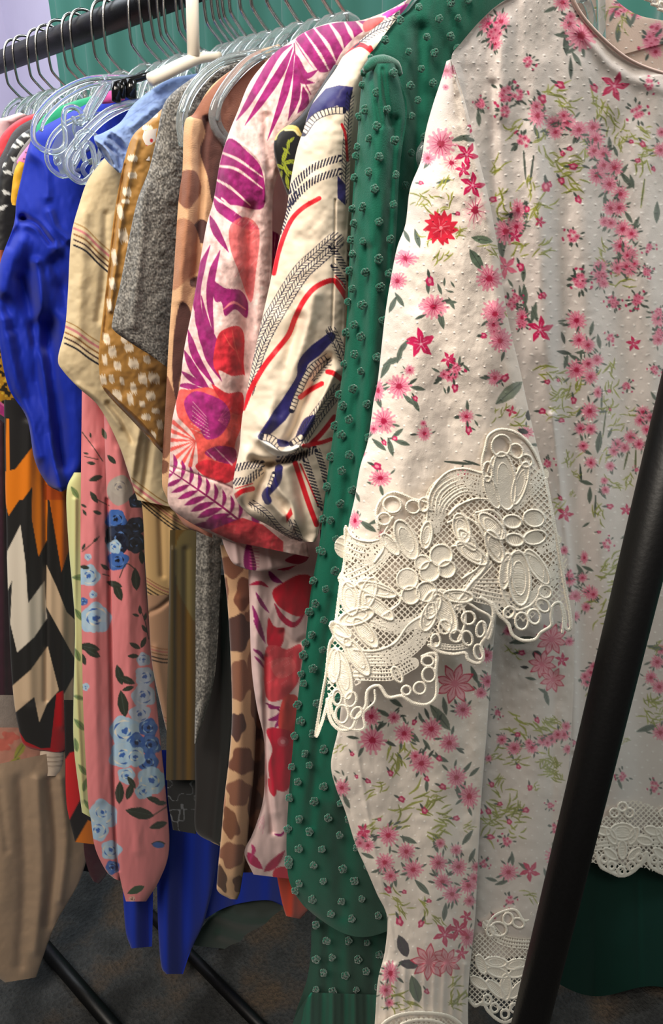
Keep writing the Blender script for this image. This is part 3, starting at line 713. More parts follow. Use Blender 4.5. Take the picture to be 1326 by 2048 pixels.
# right flower, lower half
lc.petal(*P2(970, 1230), 55, 22, 1.5); lc.petal(*P2(1050, 1180), 40, 14, 1.0); lc.petal(*P2(910, 1200), 36, 11, 1.7)
lc.cord([P2(900, 1160), P2(950, 1120), P2(1030, 1130), P2(1080, 1190), P2(1060, 1290), P2(1020, 1350), P2(950, 1370), P2(905, 1320), P2(890, 1240), P2(900, 1160)], 3)
lc.ladder([P2(1040, 1320), P2(1110, 1230), P2(1150, 1160)], 15, 4)
lc.ladder([P2(1070, 1100), P2(1110, 1090), P2(1135, 1060)], 10, 2)
lc.ladder([P2(750, 1290), P2(830, 1310), P2(890, 1320)], 17, 4); lc.ladder([P2(780, 1250), P2(840, 1250), P2(890, 1250)], 8, 2)
for x, y, rx, ry, a in ((980, 1420, 13, 17, 0), (1035, 1400, 12, 15, -.3), (1075, 1350, 11, 15, -.8), (925, 1380, 10, 12, .6), (1085, 1290, 12, 13, -.8)):
    lc.ring(*P2(x, y), rx, ry, a, 2.8)
lc.cord([P2(850, 1340), P2(880, 1390), P2(920, 1430), P2(940, 1480), P2(985, 1505), P2(1040, 1500), P2(1065, 1470), P2(1110, 1440), P2(1110, 1400), P2(1120, 1350), P2(1150, 1340), P2(1170, 1390), P2(1175, 1450), P2(1196, 1450), P2(1192, 1380), P2(1175, 1290), P2(1160, 1200), P2(1140, 1080), P2(1112, 930), P2(1085, 790)], 3.6)
lc.cord([P2(1150, 1340), P2(1165, 1400), P2(1160, 1470)], 3)
# left lower flower
lc.cord([P2(200, 1010), P2(200, 1130), P2(180, 1250), P2(165, 1370), P2(150, 1480), P3(130, 200), P3(115, 330), P3(95, 440), P3(70, 600), P3(100, 530), P3(125, 440), P3(150, 420)], 3.2)
lc.petal(*P2(220, 1320), 34, 17, 1.4); lc.petal(*P2(300, 1300), 34, 15, 1.9); lc.petal(*P2(340, 1280), 40, 12, .3)
lc.petal(*P2(250, 1400), 36, 15, -.3); lc.petal(*P2(180, 1460), 24, 10, .5); lc.petal(*P2(350, 1360), 36, 12, .7); lc.petal(*P2(290, 1470), 36, 14, .9)
lc.cord([P2(190, 1230), P2(230, 1270), P2(290, 1230), P2(330, 1260), P2(430, 1300), P2(440, 1340), P2(360, 1400)], 3)
lc.ladder([P2(380, 1430), P2(460, 1440), P2(560, 1400)], 13, 4)
lc.petal(*P2(640, 1380), 46, 18, 1.15); lc.petal(*P2(570, 1400), 30, 14, 1.9); lc.petal(*P2(700, 1310), 30, 12, .1)
lc.petal(*P3(590, 30), 26, 12, 2.0)
lc.cord([P2(540, 1340), P2(580, 1290), P2(650, 1290), P2(720, 1360), P2(730, 1430), P2(700, 1500)], 3)
# lower left leaves
lc.petal(*P3(190, 330), 50, 16, 1.35); lc.petal(*P3(250, 250), 44, 14, 1.0); lc.petal(*P3(150, 290), 34, 11, 1.6); lc.petal(*P3(180, 150), 30, 12, .9)
lc.ladder([P3(300, 260), P3(420, 250), P3(510, 190), P3(560, 100)], 16, 5)
lc.ladder([P3(260, 330), P3(400, 330), P3(500, 280)], 12, 3)
lc.cord([P3(240, 220), P3(330, 225), P3(420, 190), P3(480, 110), P3(560, 60)], 3)
lc.ladder([P3(330, 100), P3(430, 130), P3(540, 90)], 9, 2)
for x, y, rx, ry, a in ((185, 505, 13, 18, 0), (225, 440, 11, 15, .3), (165, 430, 9, 15, 0), (250, 500, 9, 13, .6), (570, 330, 13, 15, 0), (530, 390, 12, 12, .5), (565, 270, 12, 10, 0), (470, 400, 9, 9, 0), (430, 330, 8, 17, -.5), (640, 120, 12, 14, 0), (690, 160, 12, 12, .2), (740, 170, 10, 15, -.3), (745, 80, 13, 13, 0), (600, 180, 9, 13, 0), (790, 230, 9, 15, -.2), (800, 130, 9, 16, .2)):
    lc.ring(*P3(x, y), rx, ry, a, 2.8)
lc.cord([P3(120, 440), P3(135, 530), P3(180, 575), P3(230, 565), P3(255, 510), P3(290, 470), P3(300, 400), P3(350, 380), P3(390, 430), P3(450, 425), P3(500, 455), P3(560, 462), P3(600, 430), P3(605, 370), P3(600, 320), P3(605, 250), P3(580, 235), P3(540, 250)], 3.8)
lc.cord([P3(130, 420), P3(150, 520), P3(190, 560), P3(250, 575), P3(285, 560), P3(280, 500), P3(330, 450), P3(330, 400)], 2.6)
lc.cord([P3(570, 200), P3(620, 230), P3(680, 240), P3(730, 235), P3(745, 265), P3(790, 280), P3(810, 250), P3(800, 200), P3(830, 150), P3(855, 70), P3(845, 20), P3(800, -10)], 3.8)
lc.cord([P2(700, 1350), P2(740, 1340), P2(790, 1370), P2(840, 1400), P2(850, 1450), P2(830, 1500), P3(810, 100)], 2.8)
lc.ladder([P3(600, 200), P3(680, 210), P3(740, 200)], 6, 2)
lc.h = lc.h + (fbm(*[g / 90 for g in lc.grid()], 9) * .004).astype(np.float32)
def place_lace(px, py, h):
    return on_plane(px, py, .300, sleeve_disp(px, py, .002) + cs.sample(px, np.minimum(py, 1295), cs.h) * .6 + h - .0022 - .006 * np.clip((py - 1100) / 300, 0, 1))
lace = lace_mesh('sleeve_lace', fd, lc, place_lace, M_lace, 1.0, slv)
lace['label'] = 'cream guipure lace flounce with scalloped edge'

# ---- under sleeve
cu = Canvas(640, 1100, 1010, 2110, CREAM, 1.3)
swiss_dots(cu, 660, 1110, 1000, 2100, 24, 14, 2.2, 1.0)
each(cu, T3, leaf, [(620, 520, 70, .9, (110, 120, 104), .35), (640, 470, 40, 1.4), (420, 450, 40, .6), (370, 500, 35, .5), (500, 600, 40, .8), (560, 820, 30, 1.6), (620, 700, 40, .4), (700, 850, 35, 1.3), (440, 690, 20, 1), (455, 1530, 50, 1.2, (66, 62, 70), .5), (480, 1610, 42, .2, (66, 62, 70), .5), (510, 1720, 60, 1.3, (92, 112, 92), .45), (205, 890, 35, 1.1), (190, 765, 14, 1.2), (165, 760, 14, .5), (205, 790, 14, 1.9), (205, 830, 22, .5), (640, 1380, 40, 1.7), (540, 1270, 45, .8), (420, 1240, 30, 1.4), (460, 1180, 25, 1.0), (600, 1090, 30, 1.2), (740, 1050, 40, 2.2), (760, 1130, 34, 2.0), (480, 1060, 40, .4), (770, 330, 40, 1.2), (800, 380, 30, 1), (740, 740, 30, 2.2), (770, 760, 30, 2.4), (650, 640, 25, .2), (370, 1390, 26, 1.1), (380, 1420, 22, 2), (300, 1130, 30, .4), (560, 640, 30, 1)])
each(cu, T3, lime, [(400, 690, 75, 1.7), (470, 650, 70, 1.8), (430, 720, 60, 1.3), (350, 830, 60, 2.2), (520, 900, 90, -.4, 9), (450, 960, 80, -.5), (600, 1010, 90, -.15, 9), (590, 865, 60, -.2), (620, 940, 70, -.15), (320, 990, 50, -.6), (420, 1330, 60, .8), (450, 1370, 50, .4), (540, 1350, 60, 1.2), (600, 1420, 50, .6), (450, 1750, 70, .4, 9), (420, 1800, 50, .3), (700, 1740, 70, 1.9, 9), (670, 1790, 50, .1), (175, 660, 30, -.9), (740, 1000, 40, .2), (690, 1690, 50)])
each(cu, T3, star, [(685, 370, 88), (570, 1600, 80, .1), (650, 1600, 62, .5)])
each(cu, T3, daisy_l, [(320, 620, 66), (460, 590, 48), (580, 570, 54), (660, 632, 48), (537, 722, 54), (692, 785, 50), (720, 485, 42), (748, 868, 50, 0, 1.2), (415, 520, 32), (315, 515, 46), (830, 360, 36), (825, 245, 36), (185, 830, 40), (390, 1040, 50), (470, 1112, 44), (375, 1160, 46), (500, 1192, 48), (612, 1162, 44), (700, 1180, 42), (630, 1245, 42), (672, 1300, 44), (745, 1262, 44), (400, 1220, 36), (780, 1180, 26), (620, 1075, 26), (690, 1105, 28), (750, 1330, 30), (400, 1650, 44, 0, 1.3), (380, 1725, 36), (740, 1490, 40, 0, 1.3), (510, 690, 30), (800, 410, 30), (395, 1780, 24), (280, 1040, 34), (300, 1085, 34), (265, 1075, 26), (770, 1230, 30), (520, 1690, 0.5)])
each(cu, T3, lily, [(640, 1480, 52, .2), (700, 1455, 52, .6), (280, 1020, 32), (735, 1400, 28, .5), (715, 1560, 30, 1)])
each(cu, T3, bud, [(400, 765, 16, 1), (300, 800, 14, .5), (448, 880, 18, .5), (550, 930, 18, 1), (690, 965, 16, 0), (505, 540, 14, 2), (615, 700, 16, 1), (560, 790, 14, 1), (630, 825, 18, .4), (230, 680, 12, 1), (460, 1290, 12, 0), (535, 1430, 18, 2), (570, 1330, 12, 0), (250, 780, 10, 1), (390, 1280, 18, 1), (440, 1420, 22, 1.2), (560, 1730, 14, 1), (350, 970, 10, 0)])
cu.fold([(708, 1460), (730, 1600), (765, 1780), (790, 1900)], 5, .0022); cu.fold([(880, 1300), (880, 1500), (870, 1700), (860, 1900)], 26, .004)
cu.fold([(800, 1350), (800, 1550), (830, 1750)], 24, -.004); cu.fold([(940, 1300), (925, 1600), (915, 1900)], 18, -.005)
for a in range(9): cu.fold([(770 + a * 20, 1930), (765 + a * 20 + (4 - a) * 1.5, 2100)], 5, .003)
cu.h += (fbm(*[g / 50 for g in cu.grid()], 21) * .006 + fbm(cu.grid()[0] / 10, cu.grid()[1] / 22, 5, 2) * .0009).astype(np.float32)
lslv = cloth('lower_sleeve', fd, [(700, 1130), (690, 1250), (684, 1380), (677, 1455), (662, 1526), (672, 1576), (690, 1621), (711, 1689), (731, 1734), (754, 1788), (774, 1833), (770, 1901), (756, 1960), (750, 2040), (746, 2095)],
      [(1000, 1130), (996, 1200), (987, 1290), (983, 1340), (978, 1400), (973, 1471), (967, 1540), (962, 1607), (957, 1698), (953, 1788), (950, 1840), (946, 1879), (938, 1960), (936, 2040), (940, 2095)], .322, cu, M_cot, bulge=.022, back=.010, step=1.6, tilt=-.03)
cl2 = Lace(735, 2005, 950, 2110, k=1.1)
cl2.cord([(745, 2090), (765, 2050), (800, 2030), (850, 2026), (900, 2034), (930, 2060), (940, 2095)], 4)
cl2.cord([(780, 2095), (800, 2052), (845, 2040), (890, 2052), (905, 2095)], 3.4)
for i in range(7): cl2.petal(762 + i * 27, 2078, 16, 9, 1.4)
cl2.area([(742, 2095), (765, 2055), (820, 2035), (900, 2040), (935, 2070), (945, 2105), (740, 2105)], 7, .35)
lace_mesh('cuff_lace', fd, cl2, lambda px, py, h: on_plane(px, py, .322, -.03 * ((px - 845) / 195) - .022 * (1 - ((px - 845) / 105) ** 2).clip(0, 1) ** .55 - .006 + h), M_lace, 1.1, lslv)

# ---- body
cb = Canvas(860, -60, 1440, 2080, (228, 219, 213), 1.15)
swiss_dots(cb, 880, -40, 1430, 2060, 26, 15, 2.6, 1.2)
each(cb, T1, leaf, [(915, 190, 45, 1.5, DGRN, .3), (935, 290, 45, 1.55, DGRN, .22), (960, 250, 35, 1.0), (1230, 270, 18, 1), (850, 40, 30, -.4), (790, 560, 30, 1.2), (1100, 610, 30, 1.5), (1125, 640, 26, 1.2), (1170, 760, 40, .9), (1160, 720, 30, 2.2), (1195, 770, 30, 1.3), (1080, 850, 30, 1.6), (1180, 920, 30, 1), (1210, 950, 34, 2), (1060, 640, 25, .5), (545, 500, 35, 1.5), (550, 460, 30, .8), (700, 620, 28, 2.3), (740, 890, 40, 1.6), (730, 970, 40, 2), (640, 1050, 45, 1.4), (735, 1160, 35, 1.6), (740, 1250, 45, 1.5), (680, 1200, 20, 1), (1300, 900, 45, 1.6), (740, 700, 60, 1.5, DGRN, .08), (770, 720, 60, 1.7, DGRN, .08), (1240, 820, 60, 1.7, LIME, .08), (820, 460, 30, 1.5), (740, 1330, 30, 1)])
each(cb, T1, lime, [(850, 400, 75, -.3, 9), (900, 430, 60, .5), (1040, 420, 60, 1.2), (1070, 470, 60, .9, 9), (1110, 510, 60, 1.4), (700, 545, 70, -.3), (800, 600, 60, 2.0), (900, 720, 80, .3, 9), (960, 790, 70, .4, 9), (870, 680, 60, .1), (620, 720, 60, -.6), (650, 830, 70, 1.7, 9), (650, 920, 40, .3), (1145, 585, 60, 1.5), (1210, 580, 60, .2, 9), (1230, 700, 60, 2.0), (1250, 640, 60, -.6), (830, 860, 60, -.3), (770, 900, 60, 1.9), (700, 1060, 60, -.5), (790, 1050, 60, -.2), (1080, 1130, 60, .9), (1150, 1200, 60, -.2), (1060, 1040, 40, 1.4), (1060, 40, 60, -.9), (1080, 20, 50), (1000, 600, 40, .3), (750, 780, 60, 1.9), (1250, 550, 50, .2), (820, 790, 30), (960, 700, 60, .2), (1010, 640, 50, 1.9)])
each(cb, T1, daisy_l, [(980, 150, 74), (930, 100, 40), (900, 10, 40), (1150, 25, 42), (1190, 25, 38), (1120, 50, 30), (1210, 55, 26), (1290, 150, 40), (1275, 190, 40), (1300, 120, 30), (1295, 220, 30), (585, 105, 44), (640, 90, 44), (610, 130, 40), (612, 185, 34), (605, 160, 30), (795, 490, 42, 0, 1.3), (790, 450, 30), (862, 525, 42), (870, 560, 34), (920, 518, 42), (905, 490, 30), (970, 550, 44), (1030, 540, 38), (1040, 590, 42), (1035, 640, 38), (1075, 652, 38), (1048, 742, 46), (1075, 700, 36), (1120, 710, 42), (1098, 780, 42), (1145, 822, 38), (1105, 882, 40), (1140, 880, 36), (1080, 940, 28), (1105, 945, 30), (1155, 970, 42), (1192, 990, 34), (1145, 1042, 38), (1182, 1080, 42), (1135, 1130, 38), (1185, 1142, 34), (1060, 1130, 34), (1060, 1170, 38), (1075, 1200, 26), (660, 980, 58), (705, 960, 40), (712, 890, 36, 0, 1.5), (1315, 635, 34), (1320, 560, 26), (1310, 1350, 40), (1310, 1430, 36), (550, 440, 26), (935, 70, 26)])
each(cb, T1, cluster, [(665, 400, 62), (655, 470, 48), (715, 405, 42), (755, 262, 38), (735, 595, 48), (1268, 362, 40), (1215, 475, 52), (1285, 180, 70), (610, 150, 55), (945, 1000, 45), (975, 1190, 55), (1215, 1275, 50), (1115, 1280, 40), (1255, 1150, 35), (1265, 1050, 35), (690, 1290, 45), (730, 1370, 40), (555, 440, 35)])
each(cb, T1, lily, [(1120, 365, 62, -1.3), (805, 940, 24), (660, 1130, 50, .4, (226, 110, 140)), (700, 1000, 30, 1)])
each(cb, T1, bud, [(890, 360, 22, .5), (1035, 372, 20, 1), (815, 418, 22, 1), (945, 705, 20, 0), (895, 765, 18, 1), (930, 630, 14, 0), (967, 845, 18, 1), (830, 790, 24, 1.5), (605, 845, 18, 0), (1218, 680, 14, 0), (1285, 715, 12, 1), (900, 650, 14, 1), (750, 885, 16, 1.5), (722, 1130, 20, 1.2), (820, 1250, 16, 1), (845, 780, 14, 1), (1190, 600, 12, 0), (1240, 610, 16, 1)])
each(cb, T5, leaf, [(345, 480, 34, 1.3, DGRN), (350, 560, 40, .2, DGRN), (360, 610, 40, 1.8), (410, 590, 38, .5), (500, 430, 40, 1.8), (540, 500, 40, 1.4), (440, 560, 30, 0), (185, 340, 55, 1.8), (190, 350, 45, 1.2), (555, 820, 60, 1.6, GRN, .1), (570, 950, 70, 1.7, OLV, .06), (540, 1050, 60, 1.7), (440, 880, 40, -.9), (470, 1100, 36, .5), (440, 1220, 50, 1.5, DGRN, .15), (470, 1270, 40, .3), (490, 1340, 45, 1.6), (520, 1400, 60, 1.6, GRN, .1), (440, 1750, 40, 1), (430, 1790, 38, 1.6), (480, 1740, 34, .4), (600, 1000, 30, 2), (840, 800, 30, 1), (690, 1560, 35, -.5), (700, 1600, 30, .5), (720, 1680, 34, 1.0), (560, 1330, 35, 1.0), (740, 1150, 60, 1.6, OLV, .1), (690, 1140, 60, 1.8, OLV, .1), (800, 1050, 50, 2.2, GRN, .15), (860, 1060, 40, 2.3), (470, 1500, 24, -.6), (110, 240, 45, 1.5, GRN, .2), (140, 330, 50, 1.4)])
each(cb, T5, lime, [(250, 670, 80, .2, 8), (330, 690, 50, .4), (345, 790, 70, -1.0, 9), (400, 770, 70, -.9, 9), (290, 800, 60, -.2), (290, 885, 60, .1, 8), (370, 890, 60, .2), (390, 1160, 60, 1.7, 9), (400, 1220, 40, .3), (590, 780, 70, 1.8), (600, 880, 70, 2.2, 9), (630, 970, 60, -.6), (610, 1280, 60, .5, 9), (700, 880, 45, .2), (590, 1100, 60, 2), (700, 1240, 60, 1.7), (540, 1450, 70, 1.7), (610, 1700, 80, -.5, 9), (640, 1790, 80, -.3, 9), (580, 1780, 70, -.3, 8), (600, 1880, 70, -.4), (320, 1390, 60, -.2), (390, 1340, 24), (590, 640, 80, 1.7), (670, 1720, 60, -.4), (540, 1900, 60, -.3), (480, 1940, 50, .1)])
each(cb, T5, daisy_l, [(418, 385, 62), (432, 492, 48), (482, 520, 44), (418, 655, 62), (482, 622, 40), (495, 692, 44), (530, 600, 38), (490, 880, 54), (535, 778, 28, 0, 1.4), (440, 975, 38), (496, 978, 38), (455, 1070, 34), (496, 1162, 36), (602, 1180, 30), (575, 1310, 28), (570, 1260, 24), (880, 870, 42), (870, 932, 40), (780, 885, 40), (765, 930, 38), (822, 915, 34), (800, 980, 36), (712, 1022, 42), (758, 1060, 38), (640, 1060, 38), (622, 1098, 34), (680, 1080, 34), (745, 1550, 44), (740, 1640, 46), (490, 1870, 46), (410, 1890, 40), (690, 90, 40), (640, 100, 32), (735, 75, 30), (695, 30, 34), (865, 490, 36), (862, 375, 36), (380, 1800, 40), (450, 1790, 30), (410, 2000, 30), (470, 1950, 30), (350, 1640, 28), (510, 1880, 34), (460, 1680, 26, 0, 1.6), (120, 370, 38, 0, 1.6)])
each(cb, T5, cluster, [(435, 165, 62), (552, 150, 58), (622, 290, 42), (755, 270, 52), (603, 480, 42), (800, 120, 36), (85, 265, 46), (120, 400, 42), (692, 740, 44), (845, 650, 42), (870, 340, 40), (262, 1170, 44), (805, 1310, 52), (585, 1600, 42), (870, 450, 40), (745, 1200, 24), (810, 1420, 24), (380, 1770, 40), (850, 1250, 30)])
each(cb, T5, lily, [(220, 435, 72, -.3), (730, 512, 42, -.5), (355, 1440, 46, 1.2), (690, 1420, 34, 1.0)])
each(cb, T5, bud, [(258, 720, 18, 0), (318, 710, 12, 1), (402, 820, 22, 1.4), (230, 880, 22, 0), (335, 930, 18, 0), (220, 255, 16, 1), (595, 770, 12, 0), (330, 1355, 14, 1), (600, 1400, 20, 0), (600, 870, 10, 1), (540, 1540, 12, 0), (690, 1720, 10, 1)])
each(cb, T4, daisy_l, [(540, 395, 30), (580, 400, 30), (560, 350, 30), (600, 380, 26), (530, 370, 26), (575, 320, 26), (692, 150, 44), (682, 200, 40), (660, 170, 26), (880, 300, 40), (850, 375, 36), (890, 420, 40), (896, 640, 44), (900, 240, 30), (500, 770, 20)])
each(cb, T4, leaf, [(570, 500, 40, 2.2, DGRN), (560, 570, 30, 1), (525, 590, 30, 1.4), (600, 560, 24, 1), (620, 250, 36, .4), (650, 300, 40, .8), (830, 620, 50, -.3), (870, 230, 40, .2), (700, 890, 26, 1.2)])
each(cb, T4, lime, [(840, 480, 60, .6, 9), (870, 500, 50, .2), (660, 60, 60, -.4), (620, 90, 60, -.4), (880, 220, 40), (830, 560, 60, .7), (560, 450, 40, 1.9), (880, 560, 50), (720, 680, 26)])
each(cb, T4, cluster, [(715, 850, 40), (870, 900, 40), (480, 690, 18), (470, 860, 18)])
cb.ell(1275, 700, 1, 1, 0, None)
# folds of the hanging body (units of the sheet)
for x0, x1, wd, am in ((960, 985, 16, .006), (1015, 1075, 26, -.010), (1080, 1150, 20, .010), (1118, 1195, 22, -.008), (1165, 1250, 24, .010), (1230, 1300, 26, -.010), (1290, 1370, 26, .010), (1350, 1420, 22, -.008)):
    cb.fold([(x0 - 10, 260), (x0 + 12, 600), ((x0 + x1) / 2 - 4, 1050), (x1 - 20, 1450), (x1 - 10, 1800)], wd, am * 1.0)
cb.h *= np.clip((cb.grid()[1] - 60) / 600, .12, 1).astype(np.float32)
swiss_dots(cb, 880, -40, 1430, 900, 26, 15, 2.6, 1.2, col=None)
cb.fold([(1075, 130), (1070, 400), (1085, 700)], 26, .004); cb.fold([(985, 170), (990, 400), (1010, 560)], 10, -.004); cb.fold([(1010, 50), (1000, 250), (1020, 420)], 16, .004)
cb.fold([(1105, 830), (1145, 1200), (1150, 1500)], 7, .006)
cb.fold([(1160, 60), (1210, 120), (1262, 158), (1330, 180)], 12, .003)
cb.h += (fbm(cb.grid()[0] / 60, cb.grid()[1] / 200, 31) * .010 + fbm(cb.grid()[0] / 12, cb.grid()[1] / 18, 5, 2) * .0009).astype(np.float32)
bL = [(1128, -58), (1090, -42), (1007, 2), (964, 38), (922, 86), (903, 115), (915, 160), (925, 300), (930, 500), (935, 700), (938, 900), (940, 1100), (940, 1300), (942, 1500), (944, 1700)]
bR = [(1130, -58), (1136, -30), (1145, 2), (1172, 42), (1219, 90), (1267, 124), (1330, 147), (1425, 165), (1425, 420), (1425, 650), (1425, 870), (1425, 1090), (1425, 1310), (1425, 1520), (1425, 1745)]
bdy = cloth('bodice_and_skirt', fd, bL, bR, .345, cb, M_cot, bulge=.006, back=.006, step=1.8)
# inside of the back neck
cn = Canvas(1100, -80, 1440, 220, (226, 200, 184), 1.1)
swiss_dots(cn, 1110, -70, 1430, 200, 26, 15, 2.4, 1.1)
each(cn, T1, daisy, [(1150, 25, 42), (1190, 25, 38), (1120, 50, 30), (1215, 55, 28), (1290, 150, 40), (1275, 190, 40), (1300, 120, 30), (1295, 220, 30)])
each(cn, T1, cluster, [(1285, 180, 66), (1170, 20, 50)])
each(cn, T1, leaf, [(1135, 140, 40, 1.6), (1180, 90, 30, 1.2), (1200, 80, 30, 1.9), (1110, 70, 26, 2)])
each(cn, T1, lime, [(1070, 50, 60, -.9), (1150, 100, 40, 1.6), (1160, 70, 40, 1)])
neck = cloth('neck_inside', fd, [(1128, -75), (1140, -20), (1160, 20), (1200, 70), (1240, 110)], [(1180, -78), (1225, -8), (1272, 28), (1330, 42), (1420, 62)], .372, cn, M_cot, bulge=.002, back=.002, step=2)
neck2 = cloth('neck_inside', fd, [(1200, 60), (1235, 100), (1260, 130), (1300, 160)], [(1420, 55), (1420, 90), (1420, 130), (1420, 190)], .374, cn, M_cot, bulge=.002, back=.002, step=2)
solid('neck_binding', px_tube([(1136, -40), (1146, 0), (1172, 42), (1219, 90), (1267, 124), (1330, 147), (1425, 168)], .338, .0012, 8, 6), fabric('pale_pink_piping', 900, .3, base=(226, 196, 186)), ORIG[fd.name], fd)

# ---- side panel falling in front of the body
cp = Canvas(900, 1180, 1180, 1960, (226, 216, 208), 1.2)
swiss_dots(cp, 920, 1190, 1150, 1950, 24, 16, 1.8, 1.0)
each(cp, T4, leaf, [(230, 195, 62, -.2, (100, 106, 92), .3), (345, 470, 40, 1.3), (330, 440, 26, .5), (270, 380, 26, .2), (80, 1350, 30, .3), (130, 1365, 34, -.3), (240, 1290, 34, .6), (175, 750, 24, 1), (130, 660, 30, .4), (340, 1320, 26, 1.3), (350, 1370, 26, 1), (180, 1250, 34, 1.5), (160, 1185, 14, 1), (70, 655, 12, 1), (60, 200, 30, 1), (60, 460, 30, 1.2)])
each(cp, T4, leaf, [(300, 265, 22, .5, (44, 40, 44), .9), (240, 325, 20, .1, (44, 40, 44), .4)])
each(cp, T4, lime, [(200, 600, 80, .2, 10), (320, 620, 80, .1, 10), (330, 590, 50, .6), (110, 740, 60, -.4), (200, 770, 60, -.4, 8), (370, 760, 60, .5, 12), (350, 830, 60, .2, 12), (400, 830, 50, 1, 10), (330, 790, 50, 2, 8), (120, 890, 60, -.5), (90, 980, 80, .8, 9), (180, 1040, 80, -.5, 11), (200, 980, 60, -.8), (80, 1110, 70, 0, 9), (200, 1110, 70, .1, 8), (60, 1050, 60, .3), (280, 1420, 50, .8), (190, 260, 50, .3), (290, 910, 30, -.5), (390, 600, 40, .5)])
each(cp, T4, star, [(370, 190, 75), (325, 310, 66, .2), (375, 385, 60, .5)])
each(cp, T4, daisy_l, [(160, 150, 28), (130, 675, 30), (190, 715, 40), (275, 712, 36), (260, 690, 24), (330, 680, 34), (370, 670, 32), (430, 650, 34), (448, 720, 26), (440, 610, 26), (400, 650, 30), (350, 690, 26), (385, 1240, 52), (395, 1270, 36), (162, 1315, 48), (385, 1385, 32), (410, 1330, 24), (66, 765, 20), (20, 420, 30), (430, 130, 26), (455, 200, 26), (60, 260, 0.5)])
each(cp, T4, lily, [(265, 1310, 50, .2), (420, 290, 34, 1), (330, 250, 0.4)])
each(cp, T4, cluster, [(110, 545, 30), (365, 990, 30), (390, 1105, 40), (150, 1165, 40), (42, 1275, 34), (168, 1452, 38), (35, 600, 26)])
each(cp, T4, bud, [(225, 255, 18, 0), (300, 580, 16, 1), (265, 905, 16, 1.4), (120, 985, 14, 0), (245, 1015, 18, 0), (65, 1020, 18, 1), (165, 1070, 16, 1), (75, 1145, 18, 0), (80, 890, 16, 1), (210, 805, 14, 1), (205, 650, 16, 0), (25, 1020, 16, 1), (25, 1565, 14, 1), (90, 1528, 14, 1)])
cp.fold([(1000, 1250), (995, 1500), (985, 1850)], 24, -.006); cp.fold([(1080, 1250), (1070, 1500), (1060, 1850)], 26, .007); cp.fold([(1110, 1350), (1105, 1600), (1100, 1850)], 10, -.004)
cp.h += (fbm(*[g / 40 for g in cp.grid()], 44) * .004 + fbm(cp.grid()[0] / 10, cp.grid()[1] / 16, 5, 2) * .0008).astype(np.float32)
sdp = cloth('side_panel', fd, [(930, 1200), (930, 1400), (930, 1600), (932, 1800), (935, 1925)], [(1150, 1200), (1147, 1380), (1136, 1560), (1122, 1740), (1112, 1905)], .333, cp, M_cot, bulge=.010, back=.006, step=1.8)
pcx = lambda *p: [(950 + x / 2.415, 1200 + y / 2.415) for x, y in p]
l3 = Lace(930, 1780, 1135, 2075, k=1.0)
Q4 = lambda x, y: (950 + x / 2.415, 1200 + y / 2.415)
l3.area([Q4(0, 1620), Q4(100, 1640), Q4(250, 1680), Q4(360, 1620), Q4(400, 1600), Q4(385, 1750), Q4(340, 1860), Q4(290, 1910), Q4(240, 1920), Q4(160, 1990), Q4(80, 1960), Q4(0, 1960), Q4(-30, 1900)], 7.5, .35)
l3.ladder([Q4(60, 1570), Q4(130, 1640), Q4(250, 1660), Q4(340, 1650), Q4(400, 1610)], 11, 3, 5)
for x, y, rx, ry, a in ((115, 1590, 16, 14, .3), (160, 1540, 10, 12, 0), (210, 1560, 12, 9, .5), (330, 1480, 10, 13, .4), (370, 1470, 9, 12, .2), (300, 1520, 12, 10, .2), (75, 1600, 8, 10, 0)): l3.ring(*Q4(x, y), rx, ry, a, 2.4)
l3.cord([Q4(60, 1580), Q4(90, 1530), Q4(150, 1500), Q4(200, 1500), Q4(240, 1550), Q4(300, 1520), Q4(320, 1450), Q4(360, 1430), Q4(400, 1470)], 2.8)
for x, y, rx, ry, a in ((100, 1750, 22, 10, .1), (200, 1760, 22, 10, -.2), (110, 1800, 22, 9, .3), (210, 1800, 20, 9, -.3), (150, 1870, 26, 10, 1.57), (100, 1880, 24, 9, .8), (210, 1880, 24, 9, 2.3), (300, 1720, 22, 9, -.8), (340, 1760, 20, 8, 1.3), (30, 1760, 20, 9, 1.2), (20, 1850, 20, 9, .6), (290, 1830, 20, 8, 2.0)): l3.petal(*Q4(x, y), rx, ry, a, w=2.0)
for x, y in ((60, 1930), (95, 1970), (145, 2000), (190, 1970), (225, 1930), (270, 1880), (310, 1850)): l3.ring(*Q4(x, y), 8, 9, 0, 2.6)
l3.cord([Q4(-30, 1930), Q4(0, 1960), Q4(40, 1945), Q4(60, 1980), Q4(100, 2020), Q4(145, 2040), Q4(190, 2020), Q4(225, 1975), Q4(250, 1920), Q4(290, 1925), Q4(320, 1880), Q4(350, 1860), Q4(360, 1800), Q4(385, 1740), Q4(400, 1600)], 3.4)
lace_mesh('side_panel_lace', fd, l3, lambda px, py, h: on_plane(px, py, .333, -.006 - .006 * (1 - ((px - 1025) / 110) ** 2).clip(0, 1) + h + .003 * np.sin(px / 13)), M_lace, 1.0, sdp)
